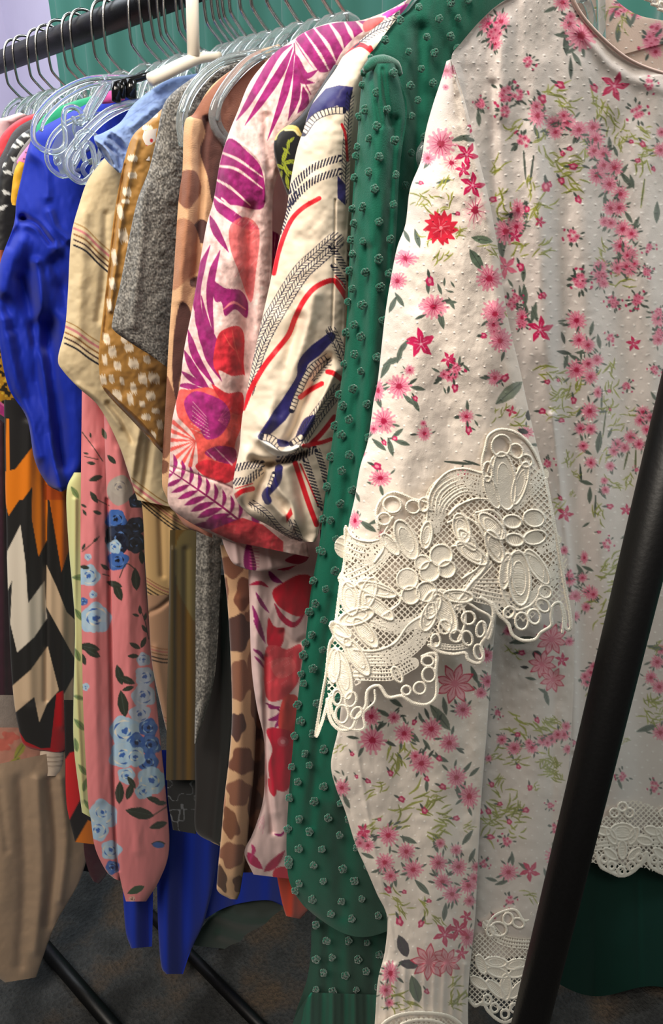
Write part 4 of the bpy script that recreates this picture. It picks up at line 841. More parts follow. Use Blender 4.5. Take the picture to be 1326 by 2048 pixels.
# hem lace right of the post
l4 = Lace(1120, 1570, 1440, 1800, k=1.0)
l4.area([(1130, 1660), (1200, 1640), (1260, 1600), (1330, 1620), (1430, 1640), (1430, 1770), (1326, 1750), (1280, 1735), (1240, 1755), (1195, 1728), (1130, 1715)], 7.5, .35)
for b in (1245, 1345, 1440):
    for dx, dy, rx, ry, a in ((0, -58, 17, 24, 1.57), (-22, -50, 18, 8, 1.1), (22, -50, 18, 8, 2.0), (0, -22, 18, 8, 1.57), (-24, -14, 16, 7, .7), (24, -14, 16, 7, 2.4), (-40, -60, 16, 8, .3), (44, -40, 16, 8, .3)): l4.petal(b + dx, 1722 + dy, rx, ry, a, w=2.0)
    for dx, dy in ((-36, -4), (-22, 10), (-2, 20), (18, 10), (34, -6)): l4.ring(b + dx, 1722 + dy, 7, 8, 0, 2.8)
    l4.cord([(b - 52, 1706), (b - 44, 1732), (b - 24, 1744), (b - 2, 1752), (b + 20, 1744), (b + 38, 1726), (b + 50, 1706)], 3.4)
    for dx, dy in ((0, -108), (-16, -96), (14, -96)): l4.ring(b + dx, 1722 + dy, 9, 9, 0, 2.4)
l4.ladder([(1190, 1690), (1300, 1680), (1430, 1690)], 12, 3)
lace_mesh('hem_lace', fd, l4, lambda px, py, h: on_plane(px, py, .345, -.0165 + h + .004 * np.sin(px / 15)), M_lace, 1.1, bdy)
# ================================================================ 2. green dotted dress
gd = thing('dress', 'deep green chiffon dress covered in raised pom-pom dots, behind the white floral dress', 'dress', tuple(on_plane(720., 900., .40)))
GR = (8, 92, 72)
def green_cv(x0, y0, x1, y1, folds, sd, tufts=None):
    c = Canvas(x0, y0, x1, y1, GR, 1.0)
    for a in folds: c.fold(*a)
    X_, Y_ = c.grid(); c.h += (fbm(X_ / 45, Y_ / 120, sd) * .008).astype(np.float32)
    return c
TUFT = []
def tufts(spots, s, r0=7.0, lift=.004, seedv=0):
    """little loops of yarn, one knot of four lobes per dot"""
    rr = np.random.default_rng(seedv); out = []
    for x, y in spots:
        r = r0 * rr.uniform(.8, 1.15)
        for k in range(5):
            a = 2 * math.pi * k / 5 + rr.uniform(-.5, .5); cx, cy = x + math.cos(a) * r * .55, y + math.sin(a) * r * .55
            th = np.linspace(0, 2 * np.pi, 8)[:-1]; q = r * .42
            px = cx + np.cos(th) * q * rr.uniform(.7, 1.2); py = cy + np.sin(th) * q
            P = on_plane(px, py, s, -lift - .0012 * rr.uniform(0, 1.5)); out.append(tube(np.vstack([P, P[:1]]), .0008, 5, 2, caps=False))
    return out
def dots(x0, y0, x1, y1, dx, dy, inside, jit=.18, seedv=3):
    rr = np.random.default_rng(seedv); o = []; j = 0; y = y0
    while y < y1:
        x = x0 + (dx / 2 if j % 2 else 0)
        while x < x1:
            p = (x + rr.uniform(-jit, jit) * dx, y + rr.uniform(-jit, jit) * dy)
            if inside(*p): o.append(p)
            x += dx
        y += dy; j += 1
    return o
gsL = [(738, 128), (724, 165), (714, 283), (705, 400), (699, 520), (694, 620), (688, 720), (672, 830), (655, 950), (640, 1080), (622, 1180), (612, 1270), (600, 1360), (590, 1450), (580, 1560), (573, 1680), (578, 1760), (602, 1805), (627, 1829)]
gsR = [(788, 126), (806, 180), (814, 227), (800, 330), (792, 472), (780, 600), (770, 720), (765, 840), (765, 960), (765, 1080), (765, 1190), (765, 1290), (765, 1380), (765, 1460), (768, 1560), (775, 1660), (785, 1740), (795, 1800), (800, 1850)]
cg = green_cv(560, 90, 830, 1900, [([(760, 150), (745, 500), (725, 900), (690, 1250), (670, 1600)], 22, .006), ([(735, 500), (705, 900), (655, 1300), (620, 1650)], 12, -.004), ([(790, 240), (775, 500), (760, 800)], 8, -.004),
    ([(745, 150), (752, 200), (760, 250)], 6, -.003), ([(765, 140), (772, 200), (782, 250)], 5, -.003), ([(700, 1500), (690, 1700), (680, 1830)], 16, -.005)], 3)
gsl = cloth('sleeve', gd, gsL, gsR, .385, cg, M_green, bulge=.016, back=.010, step=3, tilt=-.03, hem=lambda u: 34 * np.sin(u * np.pi))
lx = lambda y: float(np.interp(y, [p[1] for p in gsL], [p[0] for p in gsL])); rx_ = lambda y: float(np.interp(y, [p[1] for p in gsR], [p[0] for p in gsR]))
sp = dots(575, 150, 815, 1850, 52, 33, lambda x, y: lx(y) - 2 < x < rx_(y) - 2)
sp += [(lx(y) + 1, y) for y in range(170, 1820, 62)]
def tuft_at(sp):
    out = []
    for x, y in sp:
        l, r = lx(y), rx_(y); u = min(max((x - l) / (r - l), 0.01), .99); out += tufts([(x, y)], .385, 7.2, .03 * (u - .5) + .016 * (1 - (2 * u - 1) ** 2) ** .55 + .001 + max(0, float(-cg.sample(np.array([x]), np.array([y]), cg.h)[0])), int(x * 7 + y))
    return out
tf = solid('pompom_dots', join(tuft_at(sp)), fabric('green_yarn', 1200, .5, .8, 0, .6, base=(6, 90, 70)), ORIG[gd.name], gsl); tf['kind'] = 'stuff'
cgb = green_cv(560, -60, 1060, 2110, [([(840, 60), (830, 300), (800, 700)], 14, -.006), ([(690, 1850), (700, 2040)], 12, .006), ([(740, 1850), (750, 2040)], 12, -.007), ([(655, 1850), (650, 2040)], 10, -.006)], 8)
cloth('bodice', gd, [(872, -50), (820, 18), (794, 38), (752, 94), (737, 130), (740, 300), (740, 700), (730, 1100), (700, 1500), (640, 1810), (624, 1850), (622, 1900), (614, 1960), (590, 2030), (575, 2100)], [(1040, -50), (1020, 0), (1000, 60), (960, 110), (940, 180), (920, 320), (900, 700), (900, 1100), (900, 1450), (900, 1700), (900, 1790), (900, 1860), (900, 1930), (900, 2030), (900, 2100)], .41, cgb, M_green, bulge=.008, back=.006, step=4)
s2 = [p for p in dots(745, 0, 960, 700, 50, 34, lambda x, y: x > rx_(max(y, 130)) + 6 if y > 130 else y > 130 - (x - 737) * .95 + 8, seedv=9)] + dots(625, 1850, 800, 2048, 44, 32, lambda x, y: x < 770, seedv=4)
s2 += [(742, 118), (770, 80), (800, 40), (838, 14)]
tf2 = solid('pompom_dots', join(tufts(s2, .41, 7.0, .009, 5)), bpy.data.materials['green_yarn'], ORIG[gd.name], gd); tf2['kind'] = 'stuff'
# gathered seam at the top of the sleeve
solid('shoulder_gather', px_tube([(730, 140), (745, 127), (768, 124), (790, 130), (800, 150)], .383, [.002, .0035, .004, .003, .002], 8, 4), bpy.data.materials['green_yarn'], ORIG[gd.name], gd)
# ruffle at the very bottom
cr = green_cv(560, 1980, 800, 2120, [([(600 + i * 22, 1985), (596 + i * 23, 2110)], 6, .007 * (1 if i % 2 else -1)) for i in range(9)], 12)
cloth('hem_ruffle', gd, [(622, 1985), (604, 2010), (586, 2045), (572, 2110)], [(770, 1990), (780, 2020), (790, 2050), (795, 2110)], .400, cr, M_green, bulge=.006, back=.006, step=3)
# skirt seen under the white dress
cq = green_cv(1080, 1640, 1440, 2110, [([(1180, 1700), (1170, 1990)], 14, .008), ([(1275, 1700), (1280, 2010)], 6, -.008), ([(1230, 1700), (1225, 1990)], 16, -.004), ([(1340, 1700), (1345, 2010)], 20, .006)], 15)
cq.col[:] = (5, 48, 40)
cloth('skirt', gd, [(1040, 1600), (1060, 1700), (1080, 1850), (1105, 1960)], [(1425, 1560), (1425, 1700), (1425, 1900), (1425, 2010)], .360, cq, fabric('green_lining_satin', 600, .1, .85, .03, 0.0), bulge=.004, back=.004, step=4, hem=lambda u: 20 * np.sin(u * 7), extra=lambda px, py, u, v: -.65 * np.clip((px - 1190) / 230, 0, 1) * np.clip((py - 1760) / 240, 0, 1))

# ================================================================ 3. rope striped shirt
IV = (231, 216, 195); NAVY = (42, 38, 100); RED = (208, 28, 42); INK = (22, 22, 50)
C2 = ((350, 0), 2.652); C4 = ((300, 400), 2.927); C7 = ((300, 1000), 2.41); C1 = ((0, 0), 2.652); C3 = ((0, 400), 3.315); C5 = ((0, 950), 2.927); C6 = ((0, 1500), 1.894)
def fr(F): (ox, oy), k = F; return lambda *p: [(ox + a / k, oy + b / k) for a, b in p]
f2, f4, f7, f1, f3, f5, f6 = map(fr, (C2, C4, C7, C1, C3, C5, C6))
ss = thing('shirt', 'ivory silky shirt printed with navy and red rope stripes, knotted sleeve end', 'shirt', tuple(on_plane(600., 600., .45)))
c = Canvas(450, -20, 800, 1110, IV, 1.5)
def herring(arc, side, w):
    c1 = 8.6; lane = np.floor((side + w) / c1); fx = ((side + w) / c1) % 1; ph = np.where(lane % 2 == 0, fx, 1 - fx) * 9
    v = ((arc + ph + lane * 3) / 7.6) % 1; m = (v < .27) | (np.abs(fx - .5) > .41)
    return [(m * 1.0, INK)]
def ladderp(arc, side, w):
    return [(np.ones_like(arc), IV), ((((arc / 7.5) % 1) < .25) | (np.abs(side) > w - 1.4), INK)]
def ticks(arc, side, w): return [((((arc + side * .7) / 6.8) % 1 < .52) & (np.abs(side) < w * .9), INK)]
def flat(col): return lambda arc, side, w: [(np.ones_like(arc), col)]
c.band(f2((870, 300), (930, 255), (990, 238), (1060, 285)), 4.6, flat(RED)); c.band(f2((1035, 250), (1055, 300)), 4, flat(RED))
c.band(f2((960, 210), (1040, 150), (1110, 120), (1180, 100)), 17, herring)
c.poly(f2((720, 560), (800, 470), (870, 452), (945, 462), (920, 590), (860, 560), (780, 590), (690, 660)), NAVY, sm=False)
c.band(f2((680, 705), (740, 625), (820, 590), (890, 585)), 7.5, ladderp)
for dy in (0, 70): c.band(f2((610, 1010 + dy), (680, 930 + dy), (760, 875 + dy), (870, 840 + dy)), 8, ticks)
c.band(f2((900, 1061), (905, 900), (915, 700), (930, 500)), 8, herring)
c.stroke(f2((885, 660), (905, 720), (915, 850)), 2.6, RED)
c.poly(f2((862, 930), (905, 980), (905, 1090), (862, 1050)), NAVY, sm=False)
c.band(f4((725, 430), (760, 280), (820, 130), (890, 50), (990, -10)), 4.6, flat(RED)); c.band(f4((740, 350), (790, 190), (850, 90), (930, 10)), 1.3, flat(RED))
c.band(f4((760, 180), (800, 60), (850, -30)), 8, ticks)
c.band(f4((560, 1110), (610, 930), (670, 780), (760, 620), (880, 430), (985, 330), (1085, 240)), 18, herring)
c.band(f4((1065, 280), (1100, 330), (1155, 420)), 7, ticks); c.band(f4((1075, 390), (1110, 440), (1150, 500)), 7, ticks)
c.band(f4((545, 1220), (600, 1090), (670, 970), (740, 880), (810, 790), (850, 690), (900, 590), (970, 510), (1068, 470), (1110, 510), (1160, 590)), 5.2, flat(RED))
c.band(f4((1085, 445), (1130, 490), (1160, 540)), 1.2, flat(RED))
c.band(f4((655, 1385), (760, 1260), (830, 1150), (880, 1040), (900, 950), (970, 880), (1060, 800)), [8, 15, 13, 8, 10, 13, 9], flat(NAVY))
c.band(f4((830, 1230), (860, 1150), (900, 1060), (950, 980), (1040, 915)), 6.5, ladderp)
c.band(f4((1060, 770), (1100, 850), (1150, 960)), 11, herring)
c.poly(f4((800, 1380), (850, 1250), (920, 1120), (1010, 1020), (1000, 1100), (930, 1240), (870, 1370)), IV)
c.band(f4((960, 1040), (1000, 990), (1045, 950)), 8, herring)
c.band(f4((880, 1155), (940, 1110), (1005, 1075)), 5, flat(RED)); c.band(f4((1040, 1005), (1075, 1015), (1115, 1045)), 5, flat(RED))
c.poly(f4((850, 1400), (890, 1300), (930, 1265), (970, 1265), (940, 1340), (890, 1410)), NAVY)
c.band(f4((830, 1490), (900, 1380), (980, 1260), (1100, 1110)), 13, herring)
c.band(f4((930, 1440), (1000, 1370), (1080, 1270)), 5, flat((176, 30, 44)))
c.poly(f4((640, 1400), (680, 1370), (760, 1430), (850, 1430), (870, 1450), (780, 1500), (700, 1480)), (250, 246, 238))
c.band(f4((660, 1385), (710, 1400), (765, 1445)), 8, ladderp); c.poly(f4((750, 1400), (830, 1425), (790, 1445), (755, 1440)), NAVY); c.band(f4((830, 1425), (880, 1390)), 6, ladderp)
c.band(f4((500, 1570), (560, 1555), (650, 1545)), 8.5, ticks); c.band(f4((490, 1650), (570, 1640), (640, 1590)), 8.5, ticks)
c.band(f4((498, 1735), (540, 1705), (600, 1690)), 5, flat(RED)); c.band(f4((500, 1690), (600, 1660)), 1.1, flat(RED))
c.band(f4((760, 1520), (860, 1510), (960, 1460)), 8, ticks); c.band(f4((900, 1440), (1000, 1420), (1060, 1400)), 4, flat(RED))
c.band(f4((850, 1540), (890, 1660), (930, 1780), (975, 1900)), 5, flat(RED)); c.band(f4((880, 1545), (930, 1660), (985, 1790)), 1.6, flat(RED))
c.band(f4((910, 1530), (950, 1640), (1000, 1800)), 7, ticks); c.band(f4((980, 1470), (1010, 1560), (1030, 1640)), 7, ticks)
c.band(f4((755, 1570), (740, 1650), (680, 1720), (690, 1760)), 8, flat(NAVY)); c.band(f4((725, 1600), (700, 1670)), 4, ladderp)
c.poly(f4((795, 1850), (825, 1800), (835, 1840), (800, 1890)), RED, sm=False)
c.band(f4((600, 1780), (680, 1840), (760, 1930), (870, 1990)), 8, herring); c.band(f4((830, 1890), (870, 1980)), 8, herring)
c.fold(f4((1085, 0), (1080, 300), (1065, 760)), 2.2, -.002)
c.fold(f4((880, 700), (800, 1000), (740, 1250)), 14, -.007); c.fold(f4((960, 560), (900, 800), (800, 1050), (680, 1330)), 16, .008)
c.fold(f4((1040, 930), (930, 1120), (850, 1320), (800, 1420)), 9, -.010); c.fold(f4((1090, 1000), (980, 1230), (880, 1400)), 11, .012)
c.fold(f4((640, 1400), (720, 1450), (800, 1470), (900, 1440)), 9, .012); c.fold(f4((600, 1520), (680, 1540), (780, 1530), (900, 1480)), 7, -.014)
c.fold(f4((560, 1480), (540, 1600), (520, 1720)), 16, .006); c.fold(f4((700, 1560), (650, 1640), (600, 1760)), 12, -.016); c.fold(f4((720, 1600), (760, 1700), (830, 1780), (850, 1900)), 10, .010)
c.fold(f4((680, 1680), (700, 1760), (780, 1850)), 8, .008); c.fold(f4((860, 1600), (900, 1800), (930, 1950)), 14, -.008)
c.h += (fbm(*[g / 40 for g in c.grid()], 51) * .005).astype(np.float32)
srL = [(768, 40), (727, 75), (689, 109), (670, 140), (644, 177), (621, 215), (608, 256), (593, 302), (580, 370), (573, 420), (563, 461), (549, 520), (539, 571), (522, 646), (505, 725), (495, 776), (484, 837), (479, 895), (470, 940), (466, 974), (474, 1002), (500, 1031), (539, 1052), (575, 1074), (600, 1083)]
srR = [(800, 20), (796, 60), (760, 100), (735, 140), (720, 180), (712, 220), (706, 260), (702, 300), (700, 370), (698, 420), (696, 461), (694, 520), (692, 571), (690, 646), (688, 725), (684, 776), (678, 837), (668, 895), (662, 940), (656, 974), (650, 1002), (646, 1031), (640, 1050), (636, 1070), (630, 1084)]
cloth('sleeve', ss, srL, srR, .435, c, M_silk, bulge=.020, back=.012, step=1.7, tilt=-.03)
cb2 = Canvas(640, 40, 860, 1120, IV, 1.0); cb2.band([(700, 500), (740, 800)], 14, herring)
cloth('shirt_body', ss, [(790, 50), (720, 130), (690, 300), (690, 700), (640, 1060)], [(850, 50), (820, 130), (800, 300), (780, 700), (740, 1060)], .452, cb2, M_silk, bulge=.004, back=.004, step=5)

# ================================================================ 4. black top with yellow leaves
bk = thing('top', 'black top with yellow leaves and gold edged neckline, between pink palm and rope striped tops', 'top', tuple(on_plane(600., 290., .49)))
c = Canvas(540, 120, 720, 420, (22, 24, 26), 1.5)
for x, y, r, a in ((600, 770, 30, -1.5), (615, 745, 26, -.8), (590, 800, 26, -2.4), (580, 830, 40, -1.3), (600, 860, 36, -.3), (560, 885, 30, -2.6), (590, 900, 40, 1.2), (620, 920, 30, .6), (560, 930, 30, 1.8), (595, 960, 34, 1.4), (640, 860, 26, -.4), (610, 1000, 26, .6)):
    leaf(c, 350 + x / 2.652, y / 2.652, r / 2.652, a, (176, 188, 52), .3)
c.stroke(f2((530, 735), (545, 700), (590, 675), (640, 678), (665, 715)), 3.6, (222, 196, 110)); c.stroke(f2((585, 690), (630, 690), (655, 715)), 2.0, (240, 225, 160))
cloth('front', bk, [(668, 130), (640, 175), (600, 232), (560, 262), (548, 285), (550, 315), (562, 355), (575, 390)], [(700, 130), (690, 175), (660, 232), (650, 262), (640, 285), (635, 315), (630, 355), (620, 390)], .478, c, M_poly, bulge=.010, back=.008, step=2)

# ================================================================ 5. pink palm top
PAL = (236, 204, 198); PM = (148, 28, 106); PR = (214, 48, 62); PC = (232, 92, 84)
pk = thing('blouse', 'pale pink blouse with magenta palm leaves and red hibiscus print, short wide sleeve', 'blouse', tuple(on_plane(480., 600., .53)))
c = Canvas(320, -30, 830, 1160, PAL, 1.5)
def pet(P, w, col=PM, al=1.0): c.stroke(P, [.8, w * .85, w, w * .7, .5], col, al)
c.poly(f2((640, 210), (700, 165), (830, 125), (980, 112), (1060, 120), (950, 200), (880, 280), (830, 370), (760, 380), (700, 320), (655, 250)), PM)
for P, w_ in (((( 900, 115), (930, 170), (960, 240)), 4.5), (((820, 125), (870, 200), (905, 290)), 4.5), (((740, 150), (810, 240), (860, 340)), 4.0), (((690, 175), (770, 290), (830, 400)), 3.2), (((640, 215), (720, 330), (790, 420)), 2.6), (((960, 110), (1000, 150), (1010, 200)), 4.5)):
    c.stroke(f2(*P), [w_ * .4, w_, .4], PAL)
pet(f2((620, 235), (540, 290), (450, 440), (380, 560), (325, 640)), 8.5); pet(f2((625, 250), (560, 380), (470, 520), (370, 665)), 9); pet(f2((632, 270), (600, 420), (560, 560), (490, 745)), 8)
pet(f2((640, 290), (640, 480), (600, 640)), 7); pet(f2((645, 290), (690, 400), (760, 370)), 7); pet(f2((650, 310), (670, 420), (740, 440)), 7); pet(f2((660, 400), (640, 520), (610, 620)), 8); pet(f2((680, 460), (690, 540), (650, 600)), 8)
c.stroke(f2((632, 230), (640, 300), (680, 420), (720, 500)), 1.2, (140, 24, 90))
pet(f2((1100, 80), (1180, 60), (1240, 20)), 8, (214, 70, 180)); pet(f2((1120, 90), (1160, 80), (1190, 70)), 8, (214, 70, 180)); c.poly(f2((1000, 120), (1060, 95), (1110, 95), (1080, 130), (1010, 170)), (226, 110, 110))
for i in range(4): pet([(790 + i * 18, 0), (800 + i * 18, 30)], 6, (214, 70, 180))
# sleeve block from the seam down
c.poly(f2((285, 735), (380, 800), (460, 900), (470, 1100), (330, 1090), (200, 1061), (235, 880)), PM)
for P in (((230, 880), (330, 900), (465, 1000)), ((250, 810), (340, 850), (465, 940)), ((215, 950), (300, 1000), (400, 1090)), ((205, 1040), (260, 1080), (330, 1110))): c.stroke(f2(*P), [2.2, 3.0, 1.0], PAL)
pet(f4((370, 0), (430, 60), (560, 140), (640, 170)), 11); pet(f4((350, 90), (390, 190), (460, 305)), 8); c.stroke(f4((420, -10), (520, 80), (640, 150)), [2, 1.8, 1], PAL)
c.poly(f4((470, 150), (560, 100), (640, 180), (620, 420), (590, 600), (520, 420), (470, 280)), (222, 96, 100), .8)
for i in range(26):
    x, y = rng.uniform(480, 620), rng.uniform(80, 560); c.stroke(f4((x, y), (x + rng.uniform(20, 50), y - rng.uniform(20, 50))), [.4, 1.6, .3], PAL if i % 2 else (206, 74, 84), .7)
pet(f4((352, 265), (300, 400), (270, 560), (300, 720), (330, 800)), 9); pet(f4((410, 295), (365, 430), (350, 600), (375, 800)), 8); pet(f4((260, 560), (310, 760), (420, 960), (490, 1100)), 12)
pet(f4((222, 760), (270, 920), (380, 1090)), 8); pet(f4((200, 880), (260, 1000), (350, 1110)), 8); pet(f4((180, 1000), (260, 1060), (350, 1110)), 6); pet(f4((165, 1085), (230, 1090), (310, 1110)), 6)
pet(f4((300, 560), (340, 740), (430, 920), (500, 1020)), 6); pet(f4((285, 640), (300, 800), (370, 960), (420, 1050)), 6); pet(f4((300, 800), (340, 930), (420, 1060)), 5); c.poly(f4((355, 470), (440, 515), (530, 530), (572, 600), (565, 690), (500, 640), (440, 680), (420, 600), (380, 590)), PM); c.stroke(f4((430, 640), (490, 600), (560, 640)), [1, 3, 1], (226, 130, 140))
c.poly(f4((395, 800), (450, 750), (520, 740), (552, 800), (548, 950), (555, 1080), (480, 1080), (420, 1040), (370, 960)), PR); c.stroke(f4((430, 780), (470, 850), (520, 900)), [.5, 1.4, .4], PC); c.stroke(f4((480, 760), (500, 860), (530, 960)), [.5, 1.2, .4], PC)
c.poly(f4((400, 1000), (480, 1030), (560, 1030), (550, 1140), (470, 1130)), PAL)
c.poly(f4((165, 1120), (240, 1110), (360, 1100), (440, 1180), (520, 1160), (540, 1300), (500, 1420), (480, 1540), (380, 1620), (270, 1570), (250, 1420), (160, 1260)), PC)
c.poly(f4((360, 1080), (450, 1130), (540, 1130), (540, 1250), (460, 1230)), PR)
c.poly(f4((200, 1180), (260, 1120), (350, 1140), (440, 1190), (470, 1280), (410, 1380), (330, 1400), (290, 1340), (230, 1280)), (160, 36, 116))
for i in range(7): c.stroke(f4((330 + i * 4, 1270 + i * 20), (250 - i * 2, 1180 + i * 26)), [.5, 1.7, .5], PAL, .8); c.stroke(f4((400, 1290), (470 + i * 10, 1180 + i * 34)), [.4, 1.8, .4], (226, 120, 150), .7)
c.poly(f4((125, 1270), (200, 1310), (265, 1400), (275, 1560), (200, 1540), (118, 1500)), PAL)
for q in ((135, 1300), (122, 1350), (120, 1405), (122, 1460), (150, 1510), (190, 1540), (235, 1555)): c.stroke([f4((268, 1410))[0], f4(q)[0]], [.4, 4.2], PC, sm=False)
c.poly(f4((265, 1560), (330, 1520), (430, 1540), (500, 1500), (520, 1600), (440, 1660), (340, 1630)), PR); c.poly(f4((320, 1480), (400, 1440), (500, 1460), (490, 1540), (400, 1530)), (150, 34, 100))
for q in ((330, 1470), (380, 1450), (430, 1500)): c.stroke([f4(q)[0], f4((q[0] + 50, q[1] + 50))[0]], [.4, 2.0], PAL, .7, sm=False)
# hem band
c.poly(f4((116, 1560), (250, 1600), (400, 1650), (520, 1700), (640, 1900), (760, 2000), (760, 2060), (550, 2030), (350, 1940), (170, 1850), (100, 1780), (100, 1700)), PAL, sm=False)
c.stroke(f4((110, 1580), (200, 1640), (330, 1730), (440, 1810), (540, 1890)), [1, 1.8, 2.2], (140, 24, 90))
for t_ in np.linspace(.06, .95, 9):
    x = 110 + 430 * t_; y = 1580 + 310 * t_
    pet(f4((x, y), (x - 40 - 60 * t_, y + 26), (x - 80 - 90 * t_, y + 40 + 20 * t_)), 4 + 5 * t_); pet(f4((x, y), (x + 14, y - 60), (x + 2, y - 110)), 4.2)
pet(f4((480, 1860), (380, 1900), (260, 1900)), 10); pet(f4((600, 1800), (620, 1860), (600, 1960)), 9)
c.poly(f4((350, 1935), (440, 1900), (540, 1860), (660, 1900), (780, 2000), (780, 2060), (560, 2030)), PR, .9, sm=False)
for i in range(22):
    x = rng.uniform(380, 740); y = 1900 + (x - 380) * .25 + rng.uniform(0, 80); c.stroke(f4((x, y), (x + 10, y - 40)), [.4, 1.3, .3], (226, 120, 110), .7)
c.stroke(f4((116, 1556), (260, 1600), (420, 1655), (520, 1700)), .8, (190, 120, 140)); c.fold(f4((116, 1560), (260, 1604), (420, 1660), (520, 1705)), 2.5, -.0016)
c.fold(f2((285, 725), (400, 800), (470, 900), (475, 1061)), 3.0, .0016); c.fold(f4((590, 60), (580, 400), (560, 800), (540, 1200), (520, 1500)), 14, -.012)
c.fold(f4((480, 200), (450, 600), (420, 1000), (400, 1400)), 26, .006); c.fold(f2((490, 620), (480, 740), (500, 900)), 9, -.005); c.fold(f2((560, 260), (470, 420), (400, 560)), 30, .004)
c.h += (fbm(*[g / 40 for g in c.grid()], 61) * .006 + fbm(*[g / 7 for g in c.grid()], 62, 2) * .0008).astype(np.float32)
palm_print = c
X_, Y_ = c.grid(); w_ = (fbm(X_ / 9, Y_ / 16, 63) - .5)[..., None]; c.col[:] = np.clip(c.col * (1 + .45 * w_), 0, 250)
pkL = [(776, 22), (720, 41), (663, 45), (614, 62), (584, 81), (546, 109), (501, 162), (474, 226), (456, 271), (440, 324), (427, 400), (413, 451), (399, 530), (384, 619), (368, 700), (360, 769), (344, 844), (339, 933), (335, 981), (338, 1010), (358, 1030), (400, 1056), (450, 1080)]
pkR = [(830, -10), (800, 30), (740, 80), (700, 120), (660, 170), (620, 230), (585, 290), (560, 340), (548, 380), (545, 430), (545, 480), (544, 530), (542, 590), (540, 660), (536, 740), (530, 820), (526, 890), (530, 950), (550, 1000), (580, 1045), (610, 1080), (616, 1098), (618, 1114)]
cloth('sleeve', pk, pkL, pkR, .510, c, M_cot, bulge=.022, back=.012, step=1.8, tilt=-.035)
cc = Canvas(420, 1040, 640, 1160, (240, 208, 206), 1.2); cc.poly([(488, 1108), (498, 1080), (508, 1110), (512, 1140), (490, 1136)], PM)
for i in range(8): cc.stroke([(500, 1090 + i * 6), (518, 1092 + i * 6)], .8, (214, 130, 150))
cc.fold([(500, 1090), (505, 1140)], 4, .002); cc.fold([(535, 1090), (545, 1140)], 5, .003); cc.fold([(470, 1080), (475, 1125)], 6, .003)
cc.poly([(570, 1120), (600, 1105), (618, 1110), (612, 1126), (590, 1128)], (190, 40, 80))
cloth('sleeve_lining', pk, [(440, 1040), (441, 1060), (446, 1085), (456, 1110), (468, 1128), (490, 1138)], [(620, 1060), (620, 1080), (620, 1100), (617, 1116), (600, 1128), (530, 1144)], .522, cc, M_cot, bulge=.006, back=.006, step=2)
# body of the blouse
c = Canvas(470, 200, 720, 1800, (238, 208, 206), 1.3)
def pet(P, w, col=PM, al=1.0): c.stroke(P, [.8, w * .85, w, w * .7, .5], col, al)
c.poly(f4((610, 360), (640, 240), (700, 180), (770, 230), (740, 380), (680, 560), (640, 640), (600, 760)), (150, 40, 96)); c.poly(f4((640, 380), (700, 330), (740, 400), (640, 700), (590, 900), (560, 700)), (186, 34, 70))
for i in range(5): c.stroke(f4((660 + i * 24, 180), (650 + i * 26, 330)), [.4, 2, .4], (236, 190, 196))
c.poly(f4((560, 780), (640, 700), (660, 800), (600, 1000), (540, 1300), (520, 1200)), (150, 30, 60)); c.poly(f4((530, 1100), (560, 1000), (600, 1000), (540, 1500), (500, 1560)), (176, 30, 56))
c.poly(f4((560, 760), (640, 760), (620, 850), (560, 860)), PAL)
pet(f7((480, 410), (530, 400), (570, 420)), 4.5, (196, 30, 76)); pet(f7((510, 445), (540, 500), (575, 545)), 4); pet(f7((495, 510), (520, 590), (555, 680)), 5); pet(f7((500, 580), (530, 640), (556, 690)), 3); pet(f7((498, 720), (530, 740), (555, 780)), 4); pet(f7((505, 755), (530, 780), (550, 810)), 3)
pet(f7((570, 340), (600, 380), (640, 400)), 6); pet(f7((600, 330), (660, 330), (720, 300)), 4, (196, 30, 76)); pet(f7((600, 500), (640, 570), (700, 600), (760, 520)), 6, (190, 30, 76))
c.poly(f7((590, 440), (640, 400), (720, 360), (780, 380), (770, 520), (720, 560), (660, 540), (610, 500)), (216, 34, 58)); c.poly(f7((570, 570), (600, 610), (650, 620), (640, 690), (600, 740), (565, 690)), (206, 28, 56))
c.poly(f7((650, 620), (700, 680), (760, 640), (760, 720), (660, 740)), PAL, .8)
c.poly(f7((555, 730), (600, 700), (660, 720), (730, 700), (720, 850), (700, 900), (640, 960), (560, 950)), (218, 72, 84)); c.poly(f7((580, 780), (680, 760), (700, 820), (620, 860)), (230, 110, 112), .7)
for i in range(14): x = rng.uniform(560, 700); y = rng.uniform(720, 920); c.stroke(f7((x, y), (x + 30, y - 20)), [.3, 1, .3], (238, 170, 170), .7)
c.stroke(f7((560, 980), (620, 1010), (660, 1060), (680, 1100)), [1.5, 2.2, 1], (120, 26, 80)); pet(f7((570, 990), (590, 1000), (640, 1000)), 4); pet(f7((570, 1060), (610, 1050), (640, 1010)), 5); pet(f7((600, 1100), (630, 1060), (655, 1040)), 5)
c.poly(f7((640, 960), (700, 940), (720, 1000), (690, 1140), (620, 1100)), (222, 74, 70)); c.poly(f7((560, 1110), (620, 1100), (700, 1140), (690, 1300), (660, 1400), (590, 1380), (570, 1280), (590, 1200)), (206, 34, 64)); c.ell(*f7((640, 1165))[0], 11, 10, 0, (214, 80, 100)); c.ell(*f7((640, 1165))[0], 5, 5, 0, (235, 150, 160))
c.poly(f7((570, 1340), (610, 1390), (600, 1430), (575, 1400)), (206, 34, 64)); pet(f7((600, 1610), (630, 1615), (655, 1590)), 3)
for i in range(5): c.stroke(f7((510 + i * 8, 1560 + i * 12), (550, 1520 + i * 10)), [.4, 1, .3], (226, 120, 160), .8)
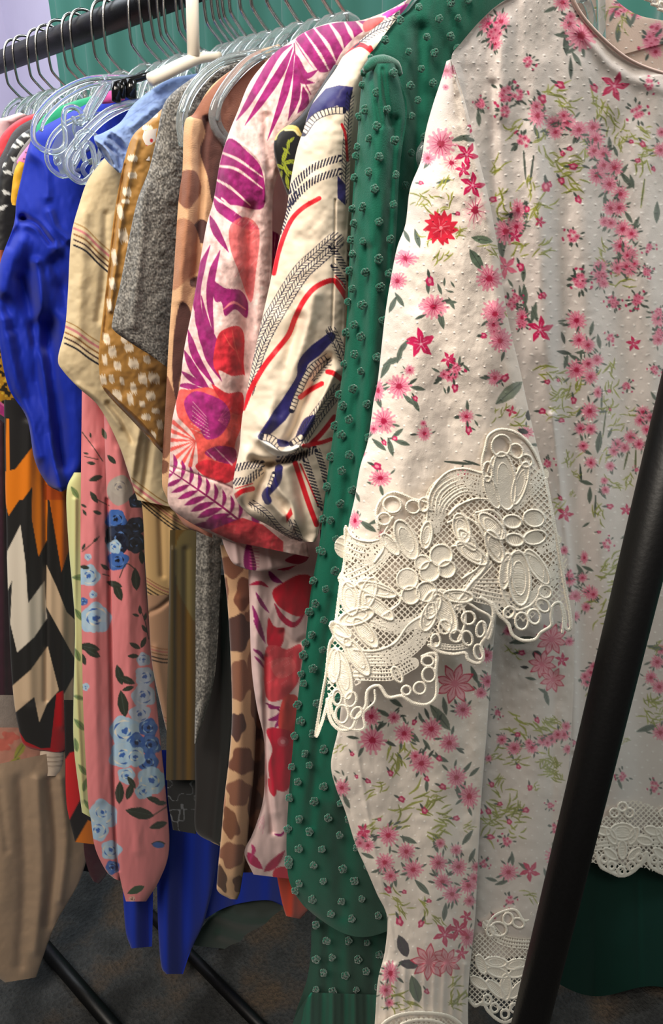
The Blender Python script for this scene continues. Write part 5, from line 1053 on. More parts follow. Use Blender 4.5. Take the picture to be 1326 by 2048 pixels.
pet(f7((470, 1700), (500, 1740), (545, 1780)), 9, (186, 36, 92)); pet(f7((550, 1790), (600, 1750), (650, 1690)), 9, (186, 36, 82)); c.poly(f7((600, 1780), (660, 1770), (680, 1840), (600, 1830)), (214, 40, 70)); pet(f7((490, 1660), (500, 1690), (480, 1740)), 4, (200, 60, 120))
c.fold(f7((520, 400), (520, 800), (560, 1200), (600, 1500)), 12, .006); c.fold(f7((560, 760), (560, 1200), (590, 1600)), 6, -.007); c.fold(f7((640, 900), (640, 1300), (640, 1700)), 16, .006); c.fold(f7((640, 640), (700, 690), (750, 670)), 7, -.004)
c.fold([(590, 240), (575, 500), (560, 800), (545, 1000)], 12, .006)
c.h += (fbm(c.grid()[0] / 30, c.grid()[1] / 60, 66) * .008).astype(np.float32)
cloth('blouse_body', pk, [(545, 200), (540, 400), (525, 600), (510, 800), (500, 1000), (497, 1141), (499, 1207), (503, 1332), (514, 1415), (528, 1477), (529, 1550), (526, 1602), (507, 1664), (489, 1705), (507, 1749)], [(640, 200), (640, 400), (640, 600), (640, 800), (640, 1000), (640, 1141), (640, 1207), (640, 1332), (640, 1415), (640, 1477), (640, 1550), (640, 1602), (640, 1664), (640, 1705), (640, 1765)], .538, c, M_cot, bulge=.012, back=.008, step=2.2)

# ================================================================ 6. brown camo rib top
TAN = (214, 172, 132); MB = (142, 94, 72); DB = (84, 54, 48)
cm = thing('top', 'tan and brown camouflage ribbed top beside the pink palm blouse', 'top', tuple(on_plane(400., 500., .60)))
c = Canvas(320, 90, 570, 1110, TAN, 1.2)
fN = lambda *p: [(a_ / 1.95, 200 + b_ / 1.95) for a_, b_ in p]
c.poly(f2((370, 330), (470, 300), (470, 500), (330, 640), (250, 800), (190, 700), (150, 640), (80, 610), (150, 520), (250, 410)), (150, 100, 80))
c.poly(fN((790, 60), (860, 90), (900, 200), (880, 420), (830, 400), (810, 300), (780, 200), (800, 130)), (96, 62, 56))
c.ell(*fN((735, 345))[0], 24, 39, .1, (138, 92, 74), rag=.08, seed=1)
c.ell(*fN((790, 515))[0], 19, 25, -.3, (84, 56, 54), rag=.06, seed=2); c.ell(*fN((765, 712))[0], 13, 11, .2, (92, 60, 54), rag=.1, seed=3)
c.poly(fN((690, 470), (760, 490), (790, 640), (740, 690), (670, 740), (660, 600)), (176, 126, 96))
c.poly(fN((705, 790), (745, 830), (735, 960), (700, 1100), (690, 1180), (672, 1080), (680, 900)), (80, 52, 48))
c.poly(fN((640, 1080), (670, 1120), (690, 1200), (680, 1330), (640, 1400), (610, 1300)), (130, 88, 68)); c.ell(*fN((640, 1430))[0], 9, 14, 0, (120, 80, 62), rag=.1, seed=4)
c.poly(fN((640, 1560), (760, 1600), (860, 1690), (760, 1700), (650, 1640)), (186, 126, 106))
X_, Y_ = c.grid(); c.h += (fbm(X_ / 30, Y_ / 60, 71) * .005).astype(np.float32)
c.fold([(415, 240), (405, 300), (400, 420), (390, 560)], 8, -.007); c.fold([(385, 240), (375, 400), (360, 600)], 10, .004)
cloth('sleeve', cm, [(520, 110), (482, 128), (425, 170), (388, 226), (369, 247), (365, 339), (357, 400), (348, 537), (338, 673), (331, 810), (324, 947), (331, 990), (368, 1049), (400, 1066)], [(560, 130), (545, 150), (520, 190), (490, 240), (475, 280), (465, 350), (460, 420), (450, 540), (440, 680), (430, 810), (425, 947), (425, 1000), (425, 1050), (425, 1076)], .575, c, M_rib, bulge=.012, back=.010, step=2.4)
c = Canvas(420, 1080, 540, 1820, TAN, 1.3)
for x, y, rx, ry, a, col in ((390, 320, 60, 55, 0, MB), (460, 450, 52, 80, .3, (128, 78, 58)), (430, 640, 62, 92, .1, DB), (435, 870, 52, 100, .05, MB), (500, 800, 30, 120, 0, MB), (422, 1090, 38, 66, .1, DB), (445, 1260, 62, 66, -.2, (120, 74, 56)), (430, 1410, 60, 64, 0, MB), (388, 1560, 38, 76, -.2, (128, 82, 56)), (395, 1710, 62, 62, .2, MB), (340, 1820, 28, 66, -.3, (84, 58, 46)), (430, 1850, 30, 40, 0, (104, 66, 48)), (510, 980, 24, 100, 0, (128, 80, 58)), (360, 440, 20, 60, 0, MB), (480, 560, 22, 30, 0, MB), (350, 1440, 14, 50, 0, (176, 120, 90)), (495, 1480, 24, 80, 0, (112, 68, 50))):
    c.ell(300 + x / 2.41, 1000 + y / 2.41, rx / 2.41, ry / 2.41, a, col, rag=.2, seed=x)
c.fold([(480, 1200), (480, 1500), (470, 1750)], 12, .005)
cloth('lower_body', cm, [(440, 1090), (453, 1187), (460, 1290), (464, 1415), (460, 1498), (449, 1593), (443, 1664), (434, 1760), (437, 1784), (460, 1798)], [(520, 1090), (522, 1187), (520, 1290), (514, 1415), (508, 1539), (500, 1622), (493, 1700), (484, 1760), (480, 1784), (474, 1799)], .590, c, M_rib, bulge=.012, back=.008, step=2.4)
c = Canvas(480, 1150, 620, 1800, (76, 46, 36), 1)
for x, y in ((520, 1430), (515, 1500), (530, 1570), (515, 1640), (500, 1720)): c.ell(x, y, 14, 24, .3, (120, 76, 54), rag=.2, seed=x + y)
cloth('back_panel', cm, [(490, 1150), (490, 1400), (485, 1600), (470, 1745)], [(600, 1150), (600, 1400), (590, 1600), (560, 1745)], .606, c, M_rib, bulge=.004, back=.004, step=4)

# ================================================================ 7. grey heather top with black panel
gy = thing('sweater', 'grey heather knit sweater between the mustard spotted and camouflage tops', 'sweater', tuple(on_plane(300., 450., .66)))
def heather(cv, sd):
    X_, Y_ = cv.grid(); a = vnoise(X_ / 1.5, Y_ / 3.2, sd); b = vnoise(X_ / 2.2 + 9, Y_ / 2.2, sd + 1); g_ = fbm(X_ / 25, Y_ / 25, sd + 2)
    v = np.clip((a * .55 + b * .45 - .5) * 2.1 + .45 + (g_ - .5) * .25, 0, 1)[..., None]
    cv.col[:] = np.array((72, 71, 69)) * (1 - v) + np.array((162, 159, 152)) * v; cv.h += ((b - .5) * .0012 + g_ * .004).astype(np.float32)
c = Canvas(210, 90, 500, 770, k=1.0); heather(c, 5); c.fold([(300, 240), (285, 450), (265, 650)], 10, .004); c.fold([(390, 150), (350, 180), (325, 230)], 14, .003)
cloth('sleeve', gy, [(478, 110), (415, 138), (370, 166), (339, 192), (324, 219), (313, 275), (298, 339), (275, 400), (259, 472), (241, 566), (225, 641), (228, 661), (262, 686), (302, 711)], [(500, 130), (470, 150), (440, 185), (420, 215), (410, 245), (400, 290), (392, 340), (380, 400), (370, 472), (360, 566), (350, 641), (346, 680), (342, 712), (336, 736)], .635, c, M_knit, bulge=.016, back=.012, step=1.8)
c = Canvas(370, 1030, 470, 1510, k=1.0); heather(c, 15); c.fold([(415, 1080), (415, 1300), (400, 1450)], 8, .003)
cloth('lower_body', gy, [(393, 1040), (391, 1207), (391, 1373), (389, 1487)], [(445, 1040), (440, 1190), (428, 1360), (392, 1488)], .645, c, M_knit, bulge=.008, back=.006, step=1.8)
tg = thing('trousers', 'plain black garment hanging below the grey sweater, beside the lower camouflage sleeve', 'trousers', tuple(on_plane(420., 1500., .66)))
c = Canvas(380, 1100, 480, 1710, (40, 38, 38), 1); c.fold([(440, 1200), (440, 1500), (425, 1680)], 8, .004)
cloth('leg', tg, [(415, 1150), (412, 1300), (400, 1420), (390, 1490), (391, 1581), (389, 1645), (398, 1670), (436, 1690)], [(452, 1150), (460, 1290), (465, 1380), (463, 1450), (457, 1530), (450, 1600), (446, 1660), (442, 1692)], .672, c, M_poly, bulge=.010, back=.008, step=3, plain=(40, 38, 38))
c2_ = Canvas(395, 1670, 450, 1700, (198, 170, 132), 1)
cloth('edge_binding', tg, [(420, 1682), (426, 1686)], [(444, 1684), (442, 1693)], .668, c2_, M_poly, bulge=.002, back=.002, step=2)

# ================================================================ 8. mustard spotted blouse
ms = thing('blouse', 'mustard blouse with white brush-dab spots beneath the grey sweater', 'blouse', tuple(on_plane(270., 650., .70)))
MU = (168, 124, 62)
c = Canvas(185, 200, 370, 930, MU, 1.6)
def dab(x, y, w_, h_, a):
    for i in range(4):
        o = (i - 1.5) * w_ * .3; c.stroke([(x + o, y - h_ * rng.uniform(.7, 1)), (x + o + math.sin(a) * h_ * .4, y), (x + o + math.sin(a) * h_, y + h_ * rng.uniform(.6, 1))], [.8, w_ * .26, .6], (228, 212, 188))
for x, y, w_, h_ in ((810, 240, 46, 60), (750, 380, 26, 60), (740, 560, 30, 50), (790, 80, 30, 60), (830, 10, 40, 20), (700, 920, 34, 44), (740, 1010, 40, 46), (850, 980, 44, 40), (820, 930, 30, 30), (775, 1100, 36, 36), (880, 1090, 50, 50), (970, 1060, 34, 30), (680, 1195, 30, 44), (735, 1190, 26, 34), (805, 1200, 20, 30), (940, 1190, 44, 50), (1015, 1180, 56, 46), (880, 1250, 30, 46), (770, 1300, 46, 50), (858, 1320, 28, 46), (995, 1300, 46, 36), (940, 1355, 28, 24), (1030, 1400, 40, 24), (965, 1440, 46, 26), (1055, 1490, 30, 40), (1000, 1560, 46, 34), (820, 1420, 40, 16), (720, 700, 24, 50), (690, 1060, 24, 40)):
    dab(x / 3.315, 400 + y / 3.315, w_ / 3.315, h_ / 3.315, .3)
for x, y, w_, h_ in ((800, 610, 50, 20), (780, 680, 40, 20), (700, 840, 40, 22), (700, 930, 36, 20), (670, 1020, 34, 30)): dab(x / 2.652, y / 2.652, w_ / 2.652, h_ / 2.652, .3)
c.fold([(275, 280), (245, 420), (220, 620)], 6, .005); c.fold([(250, 330), (225, 500), (208, 680)], 3, -.003); c.fold(f3((690, 1270), (880, 1460), (1070, 1640)), 4, -.004)
c.poly(f3((690, 1240), (790, 1330), (950, 1480), (1080, 1660), (1060, 1670), (880, 1500), (720, 1330)), (120, 80, 34)); c.h += (fbm(*[g / 30 for g in c.grid()], 77) * .006).astype(np.float32)
cloth('sleeve', ms, [(330, 212), (300, 240), (266, 271), (249, 320), (237, 377), (229, 425), (222, 480), (216, 540), (208, 611), (199, 687), (198, 735), (208, 780), (265, 842), (300, 880)], [(360, 215), (350, 245), (345, 280), (342, 320), (342, 377), (342, 425), (342, 480), (342, 540), (342, 611), (342, 687), (342, 740), (340, 800), (334, 860), (326, 908)], .695, c, M_poly, bulge=.014, back=.010, step=1.8)
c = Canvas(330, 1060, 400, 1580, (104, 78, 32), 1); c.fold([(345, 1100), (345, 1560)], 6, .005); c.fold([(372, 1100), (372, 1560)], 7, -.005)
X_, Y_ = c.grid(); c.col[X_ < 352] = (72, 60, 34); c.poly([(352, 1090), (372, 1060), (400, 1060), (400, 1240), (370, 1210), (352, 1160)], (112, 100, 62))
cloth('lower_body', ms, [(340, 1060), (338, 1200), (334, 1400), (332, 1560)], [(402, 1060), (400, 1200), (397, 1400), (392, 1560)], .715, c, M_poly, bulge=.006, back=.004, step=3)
lb = thing('lace_slip', 'black and grey lace patterned hem peeking out above the royal blue skirt', 'slip', tuple(on_plane(365., 1600., .74)))
c = Canvas(325, 1530, 400, 1690, (24, 25, 28), 1.5)
X_, Y_ = c.grid(); n1 = np.abs(vnoise(X_ / 14, Y_ / 14, 4) - .5) < .035; c.col[n1] = (108, 112, 118)
cloth('hem', lb, [(334, 1540), (336, 1600), (346, 1660)], [(396, 1540), (396, 1600), (392, 1668)], .73, c, M_poly, bulge=.006, back=.006, step=1.6)

# ================================================================ 9. light blue blouse
lbz = thing('blouse', 'light blue blouse with gathered ruffle sleeve end under the clear hangers', 'blouse', tuple(on_plane(290., 230., .78)))
c = Canvas(180, 130, 430, 370, (142, 168, 218), 1.3)
for P in (((210, 290), (235, 310), (240, 335)), ((200, 300), (225, 330)), ((220, 275), (250, 300))): c.fold(P, 4, -.006)
c.fold([(225, 262), (250, 285), (262, 320)], 5, .008); c.fold([(190, 280), (215, 300), (230, 340)], 4, .008); c.stroke([(250, 240), (300, 205), (350, 178)], .8, (120, 145, 200)); c.fold([(262, 255), (310, 215)], 7, .003); c.poly([(305, 190), (328, 178), (338, 186), (318, 200)], (122, 146, 200))
c.h += (fbm(*[g / 14 for g in c.grid()], 81) * .004).astype(np.float32)
cloth('sleeve', lbz, [(400, 146), (340, 158), (294, 186), (264, 212), (240, 245), (205, 266), (188, 274), (196, 296), (212, 320), (236, 345)], [(420, 175), (365, 200), (340, 220), (320, 240), (300, 262), (290, 280), (280, 300), (270, 315), (258, 330), (244, 346)], .757, c, M_cot, bulge=.012, back=.010, step=1.8)
rs_ = thing('top', 'white top with red dots, only its neck fold showing beside the mustard shoulder', 'top', tuple(on_plane(298., 285., .72)))
c = Canvas(275, 250, 325, 330, (232, 222, 214), 1.5); c.ell(293, 298, 4.5, 8, 0, (204, 36, 44)); c.ell(303, 281, 3, 4, 0, (204, 36, 44))
cloth('neck_fold', rs_, [(288, 262), (283, 285), (288, 320)], [(318, 256), (314, 285), (304, 322)], .688, c, M_cot, bulge=.004, back=.004, step=2)

# ================================================================ 10. cream striped top
cr_ = thing('shirt', 'cream shirt with thin pink, gold and black stripe groups, left of the mustard blouse', 'shirt', tuple(on_plane(200., 560., .80)))
CR = (224, 205, 166)
c = Canvas(100, 290, 390, 1040, CR, 1.6)
def stripes(P, off, cv):
    for (d, w_, col) in off: cv.stroke([(x, y + d) for x, y in P], w_, col)
ST = ((-3, 1.0, (170, 130, 74)), (8, 2.3, (206, 128, 132)), (20, 1.5, (146, 98, 52)), (31, 1.5, (66, 40, 38)), (42, 1.8, (30, 28, 40)))
stripes(f3((490, 160), (570, 200), (650, 280), (730, 350)), ST, c); stripes(f3((430, 810), (510, 850), (590, 910), (670, 960)), ST, c)
stripes(f3((870, 1850), (960, 1920), (1050, 1985), (1110, 2020)), ST[:3], c)
c.fold(f3((560, 100), (540, 500), (520, 900)), 12, .004); c.fold(f3((700, 100), (690, 500), (650, 800)), 8, -.004); c.fold(f3((520, 1230), (660, 1330), (800, 1500)), 7, .004)
c.fold(f3((930, 1500), (900, 1650), (870, 1850)), 8, .007); c.fold(f3((1000, 1550), (980, 1750), (950, 1950)), 7, -.006); c.fold(f3((720, 1350), (800, 1450), (880, 1600)), 6, -.005)
c.h += (fbm(*[g / 26 for g in c.grid()], 91) * .0035).astype(np.float32)
cloth('sleeve', cr_, [(212, 312), (177, 358), (158, 410), (142, 475), (136, 581), (130, 656), (116, 717), (127, 743), (160, 778), (193, 807), (217, 846), (241, 898), (256, 943), (275, 1000)], [(262, 312), (262, 358), (262, 410), (262, 475), (262, 581), (262, 656), (262, 717), (270, 743), (300, 800), (330, 850), (345, 900), (350, 940), (356, 980), (372, 1020)], .788, c, M_cot, bulge=.014, back=.010, step=2)
c = Canvas(250, 930, 400, 1480, (206, 172, 120), 1.6)
SD = ((0, .9, (150, 100, 70)), (6, 1.2, (176, 104, 96)), (12, .9, (110, 76, 48)), (20, 1.2, (36, 26, 24)), (27, 1.2, (30, 22, 24)))
stripes([(262, 960), (300, 995), (345, 1030), (380, 1050)], SD, c); stripes([(292, 1155), (320, 1172), (345, 1180), (365, 1175)], SD, c); stripes([(298, 1300), (320, 1308), (345, 1308)], SD, c); stripes([(315, 1430), (345, 1440)], SD[:3], c)
X_, Y_ = c.grid(); c.col[(Y_ > 1190)] = c.col[(Y_ > 1190)] * .0 + (178, 140, 112); stripes([(294, 1290), (325, 1298), (352, 1298)], SD, c); stripes([(315, 1430), (345, 1440)], SD[:3], c)
c.fold([(320, 1000), (325, 1150)], 7, -.005); c.fold([(345, 1030), (348, 1170)], 7, .005); c.fold([(350, 1190), (320, 1215), (300, 1225)], 5, -.005); c.fold([(310, 1300), (330, 1440)], 10, .004)
cloth('lower_body', cr_, [(255, 930), (270, 975), (284, 1011), (290, 1121), (297, 1223), (304, 1326), (321, 1411), (335, 1470)], [(370, 960), (378, 1020), (381, 1060), (366, 1140), (352, 1210), (352, 1300), (348, 1400), (345, 1470)], .795, c, M_cot, bulge=.010, back=.008, step=2)

# ================================================================ 11. pink trousers with blue roses
pf = thing('trousers', 'coral pink trousers with blue roses and dark leaves, two long narrow legs', 'trousers', tuple(on_plane(250., 1300., .83)))
PP = (226, 134, 138); LB = (168, 200, 226); MBl = (60, 102, 178); DBl = (28, 38, 78); DL = (48, 54, 44); CW = (224, 220, 206)
def rose(cv, x, y, r, pal=(LB, MBl, CW)):
    cv.ell(x, y, r, r * .95, 0, pal[0], rag=.16, seed=x)
    for i in range(7):
        a = i * .9 + x; cv.ell(x + math.cos(a) * r * .62, y + math.sin(a) * r * .62, r * .42, r * .3, a + 1.57, pal[0] if i % 2 else tuple(np.array(pal[0]) * .8 + np.array(pal[2]) * .2), rag=.1, seed=i)
    for i in range(8):
        a = i * .8 + y; q = r * (.25 + .08 * i); P = [(x + math.cos(a + t) * q * .95, y + math.sin(a + t) * q * .85) for t in (0, .5, 1.0)]
        cv.stroke(P, [.3, r * .07, .3], pal[1] if i % 2 == 0 else pal[2])
    cv.ell(x, y, r * .2, r * .18, 0, pal[1], rag=.2, seed=2)
def pleaf(cv, x, y, r, a, col=DL): leaf(cv, x, y, r, a, col, .42)
c = Canvas(155, 770, 345, 1830, PP, 1.6)
# leg in front, right side
def F5(x, y): return (x / 2.927, 950 + y / 2.927)
c.poly([F5(640, 40), F5(720, 0), F5(770, 60), F5(770, 130), F5(690, 180), F5(630, 120)], (176, 166, 158)); rose(c, *F5(700, 70), 18, ((180, 172, 164), (120, 116, 124), (206, 196, 180)))
for x, y, r in ((800, 150, 46), (680, 260, 60), (790, 300, 55), (700, 370, 85), (790, 400, 60), (690, 500, 60)): rose(c, *F5(x, y), r / 2.927, (MBl if y > 440 or y == 260 else (30, 34, 52), (18, 20, 34), (92, 130, 190)))
rose(c, *F5(670, 420), 14, (LB, MBl, CW))
rose(c, *F5(520, 590), 22); rose(c, *F5(560, 840), 31); rose(c, *F5(545, 700), 8); rose(c, *F5(515, 480), 7); rose(c, *F5(490, 740), 8, (MBl, DBl, LB))
for x, y, r, a in ((560, 20, 14, -.3), (550, 130, 13, 1), (570, 220, 9, .3), (495, 220, 7, 1), (490, 180, 6, .5), (615, 540, 10, .6), (690, 680, 20, 1.2), (670, 640, 16, .3), (795, 610, 22, 1.5), (830, 480, 14, 1.5), (520, 1010, 22, .2), (540, 1040, 18, .5), (490, 1080, 12, 1.3), (820, 790, 9, 1.5), (795, 820, 7, .3), (850, 830, 8, 1.8), (790, 1000, 12, .5), (840, 980, 12, 2), (780, 1060, 11, 0), (700, 1170, 20, 1.3), (740, 1200, 18, .4), (720, 1340, 26, 1.4), (750, 1250, 12, -.3), (845, 900, 9, 1), (560, 380, 7, 2.4), (490, 420, 7, 2), (495, 540, 10, .2)):
    pleaf(c, *F5(x, y), r, a)
c.stroke([F5(480, 450), F5(540, 400), F5(580, 360)], .8, DL); c.stroke([F5(560, 140), F5(640, 180)], .9, DL); c.stroke([F5(700, 600), F5(740, 520), F5(800, 560)], .9, DL); c.stroke([F5(820, 780), F5(850, 860), F5(870, 960)], .8, DL); c.stroke([F5(600, 580), F5(640, 590)], .9, DL)
for x, y, r in ((840, 1080, 40), (850, 1180, 60), (840, 1290, 70), (820, 1400, 60)): rose(c, *F5(x, y), r / 2.927, ((176, 192, 214), (70, 100, 170), (200, 204, 214)))
for x, y, r, p_ in ((730, 1500, 90, None), (870, 1480, 55, 1), (800, 1570, 60, 1), (720, 1640, 80, None), (880, 1580, 60, 1), (870, 1680, 60, 1), (790, 1650, 60, None), (890, 1790, 85, None), (840, 1850, 50, None), (740, 1760, 50, None)):
    rose(c, *F5(x, y), r / 2.927, (LB, MBl, CW) if p_ is None else (MBl, DBl, LB))
rose(c, *F5(500, 1240), 8); rose(c, *F5(600, 1990), 30); rose(c, 196, 1660, 22); rose(c, 222, 1700, 20); rose(c, 225, 1735, 14, (MBl, DBl, LB)); rose(c, 205, 1625, 18)
for x, y, r, a in ((700, 1860, 22, 1.6), (760, 1850, 18, 1.9), (820, 1980, 28, .2), (770, 1800, 14, 1), (900, 1900, 14, .3), (940, 1920, 12, 0)): pleaf(c, *F5(x, y), r, a)
for x, y, r, a in ((540, 240, 40, .2), (600, 285, 34, -.3), (600, 355, 26, 0)): pleaf(c, *f6((x, y))[0], r / 1.894, a)
c.ell(*f6((600, 360))[0], 12, 6, .1, MBl); pleaf(c, *f6((515, 530))[0], 18, -.4, (60, 84, 62)); rose(c, *f6((500, 565))[0], 7, ((214, 150, 140), DL, CW)); c.stroke([f6((560, 260))[0], f6((640, 210))[0]], 1, DL)
for x, y, r, a in ((690, 1550, 38, 1.2), (600, 1560, 18, 1.4), (570, 1680, 18, .3), (605, 1745, 28, .15), (740, 1720, 40, .8), (640, 1840, 30, -.5), (620, 1960, 22, 1)): pleaf(c, x / 3.315, 400 + y / 3.315, r / 3.315, a, DL if y != 1550 else (70, 88, 62))
c.stroke(f3((545, 1540), (620, 1640), (680, 1730)), .9, DL); c.stroke(f3((650, 1720), (560, 1700)), .8, DL)
c.fold([(240, 900), (255, 1200), (262, 1450), (275, 1700)], 12, .004); c.fold([(215, 1000), (222, 1300), (228, 1600), (236, 1740)], 4, -.007); c.fold([(190, 900), (188, 1300), (198, 1600)], 10, .004)
c.h += (fbm(c.grid()[0] / 24, c.grid()[1] / 80, 95) * .005).astype(np.float32)
cloth('leg', pf, [(164, 775), (162, 950), (161, 1121), (164, 1292), (167, 1428), (176, 1599), (182, 1640), (190, 1695), (211, 1740), (228, 1757)], [(232, 775), (232, 950), (232, 1121), (234, 1292), (236, 1428), (238, 1599), (240, 1640), (242, 1695), (243, 1740), (240, 1762)], .835, c, M_poly, bulge=.012, back=.008, step=1.8)
cloth('leg', pf, [(206, 775), (210, 900), (214, 1010), (220, 1165), (225, 1300), (228, 1440), (229, 1600), (233, 1711), (243, 1769), (252, 1803)], [(222, 775), (250, 900), (284, 1011), (289, 1121), (298, 1240), (309, 1360), (333, 1599), (338, 1700), (319, 1760), (292, 1803)], .815, c, M_poly, bulge=.016, back=.010, step=1.8)

# ================================================================ 12. pale green leaf printed dress
lg = thing('dress', 'pale yellow-green dress with soft leaf print, narrow strip left of the pink trousers', 'dress', tuple(on_plane(155., 1300., .90)))
c = Canvas(125, 940, 195, 1660, (212, 214, 152), 1.2)
for x, y, r, a in ((150, 985, 14, 1), (160, 1155, 16, 0), (158, 1230, 14, 1), (155, 1310, 14, 1.2), (158, 1395, 12, .3), (160, 1450, 16, .8), (152, 1490, 14, 1.4), (166, 1540, 14, .9), (170, 1570, 14, 1.8), (175, 1610, 12, 1)): leaf(c, x, y, r, a, (124, 150, 92), .4)
c.fold([(150, 1000), (150, 1300), (165, 1600)], 5, .004)
cloth('skirt', lg, [(148, 945), (133, 984), (137, 1087), (146, 1190), (150, 1258), (147, 1394), (148, 1497), (164, 1625)], [(185, 945), (185, 984), (185, 1087), (185, 1190), (185, 1258), (185, 1394), (188, 1497), (190, 1640)], .87, c, M_poly, bulge=.010, back=.008, step=2)
c = Canvas(100, 1380, 200, 1720, (26, 24, 26), 1.2)
c.poly([(130, 1520), (140, 1505), (165, 1500), (160, 1600), (136, 1645), (132, 1600)], (206, 34, 40), sm=False); c.poly([(150, 1685), (176, 1640), (200, 1650), (200, 1690), (160, 1688)], (222, 122, 24), sm=False)
rb = thing('dress', 'black dress with red and orange zigzag hem under the pale green dress', 'dress', tuple(on_plane(155., 1600., .93)))
cloth('skirt', rb, [(128, 1400), (130, 1500), (132, 1600), (150, 1684)], [(190, 1400), (190, 1500), (195, 1600), (200, 1690)], .905, c, M_poly, bulge=.006, back=.006, step=2)

# ================================================================ 13. royal blue top, and blue skirt hem
rbt = thing('blouse', 'royal blue satin blouse with deep folds at the left of the row', 'blouse', tuple(on_plane(90., 600., .97)))
BL = (14, 42, 164)
c = Canvas(-60, 180, 300, 1000, BL, 1.0)
for P, w_, a_ in ((f3((150, 120), (250, 170), (340, 280)), 5, -.020), (f3((110, 170), (200, 160), (300, 210), (380, 320)), 8, .014), (f3((240, 420), (270, 620), (260, 900), (310, 1300), (390, 1900)), 8, .020), (f3((200, 480), (150, 700), (130, 950), (180, 1300)), 22, -.026),
                  (f3((130, 280), (60, 450), (20, 600)), 14, .014), (f3((360, 420), (430, 600), (440, 700)), 10, -.014), (f3((380, 600), (350, 900), (400, 1300), (430, 1700)), 16, -.014), (f3((40, 800), (90, 1100), (160, 1350), (250, 1700)), 10, .016),
                  (f3((-20, 640), (40, 700), (70, 850)), 8, -.012), (f3((330, 80), (370, 180), (450, 260)), 6, .010), (f1((150, 800), (240, 880), (250, 1040)), 8, .008), (f3((160, 130), (110, 200), (60, 300)), 6, -.012)):
    c.fold(P, w_ * 1.4, a_ * .85)
f_ = c.field([(88, 660), (92, 760), (112, 860), (126, 930)], [26, 22, 16, 4], pad=30)
c.h[f_[0]] += (.026 / (1 + np.exp(np.clip(f_[1] / 5, -20, 20)))).astype(np.float32)
f_ = c.field([(40, 560), (66, 620), (88, 680)], [8, 16, 22], pad=30)
c.h[f_[0]] += (.02 / (1 + np.exp(np.clip(f_[1] / 5, -20, 20)))).astype(np.float32)
c.h += (fbm(c.grid()[0] / 30, c.grid()[1] / 70, 99) * .008 + fbm(c.grid()[0] / 12, c.grid()[1] / 24, 98, 2) * .001).astype(np.float32)
cloth('sleeve', rbt, [(190, 200), (125, 232), (75, 262), (57, 294), (44, 350), (33, 400), (27, 451), (0, 527), (-8, 611), (0, 696), (18, 777), (54, 837), (69, 919), (94, 967), (118, 983)], [(260, 190), (262, 232), (262, 262), (255, 294), (230, 350), (205, 400), (190, 451), (180, 527), (176, 611), (178, 696), (178, 777), (178, 837), (172, 919), (150, 962), (126, 983)], .945, c, fabric('matte_satin', 1100, .12, .7, .06, .1), bulge=.030, back=.015, step=2, tilt=-.03)
bs = thing('skirt', 'long royal blue skirt reaching lowest to the floor, under the pink trousers and camouflage top', 'skirt', tuple(on_plane(370., 1800., .87)))
c = Canvas(230, 1500, 620, 1980, (26, 56, 178), 1.0)
for x, a_ in ((272, .014), (300, -.018), (335, .020), (366, -.018), (420, .010), (470, -.014), (540, .012)): c.fold([(x + 10, 1500), (x, 1750), (x - 2, 1950)], 13, a_)
cloth('skirt_front', bs, [(240, 1500), (243, 1700), (250, 1850), (262, 1897)], [(300, 1500), (306, 1700), (306, 1800), (304, 1893)], .862, c, M_silk, bulge=.012, back=.008, step=2.5, plain=(26, 56, 178))
cloth('skirt_front', bs, [(300, 1500), (312, 1700), (316, 1850), (322, 1930), (332, 1948)], [(440, 1500), (436, 1700), (412, 1830), (382, 1900), (366, 1948)], .856, c, M_silk, bulge=.014, back=.008, step=2.5, plain=(26, 56, 178))
cloth('skirt_back', bs, [(380, 1560), (378, 1700), (372, 1800), (368, 1880)], [(575, 1560), (575, 1700), (572, 1780), (566, 1812)], .875, c, M_silk, bulge=.008, back=.006, step=2.5, plain=(26, 56, 178), hem=lambda u: -38 * np.sin(u * np.pi) ** .7)
orr = thing('dress', 'orange-red hem hanging low beside the green dotted dress', 'dress', tuple(on_plane(585., 1800., .60)))
c = Canvas(540, 1650, 650, 1850, (206, 66, 38), 1); c.fold([(590, 1700), (585, 1830)], 8, .005)
cloth('hem', orr, [(545, 1680), (552, 1740), (563, 1800), (572, 1832)], [(640, 1680), (640, 1740), (630, 1800), (600, 1838)], .565, c, M_poly, bulge=.008, back=.006, step=2.5)
dg = thing('skirt', 'dark green skirt with draped folds low behind the green dotted dress', 'skirt', tuple(on_plane(520., 1850., .86)))
c = Canvas(370, 1740, 680, 1960, (44, 62, 54), 1)
for P in (((430, 1830), (500, 1850), (600, 1840)), ((440, 1870), (520, 1890), (620, 1870))): c.fold(P, 10, .010)
cloth('skirt_front', dg, [(500, 1760), (450, 1800), (400, 1860), (382, 1890)], [(680, 1760), (680, 1820), (680, 1880), (680, 1925)], .885, c, M_poly, bulge=.010, back=.006, step=3)

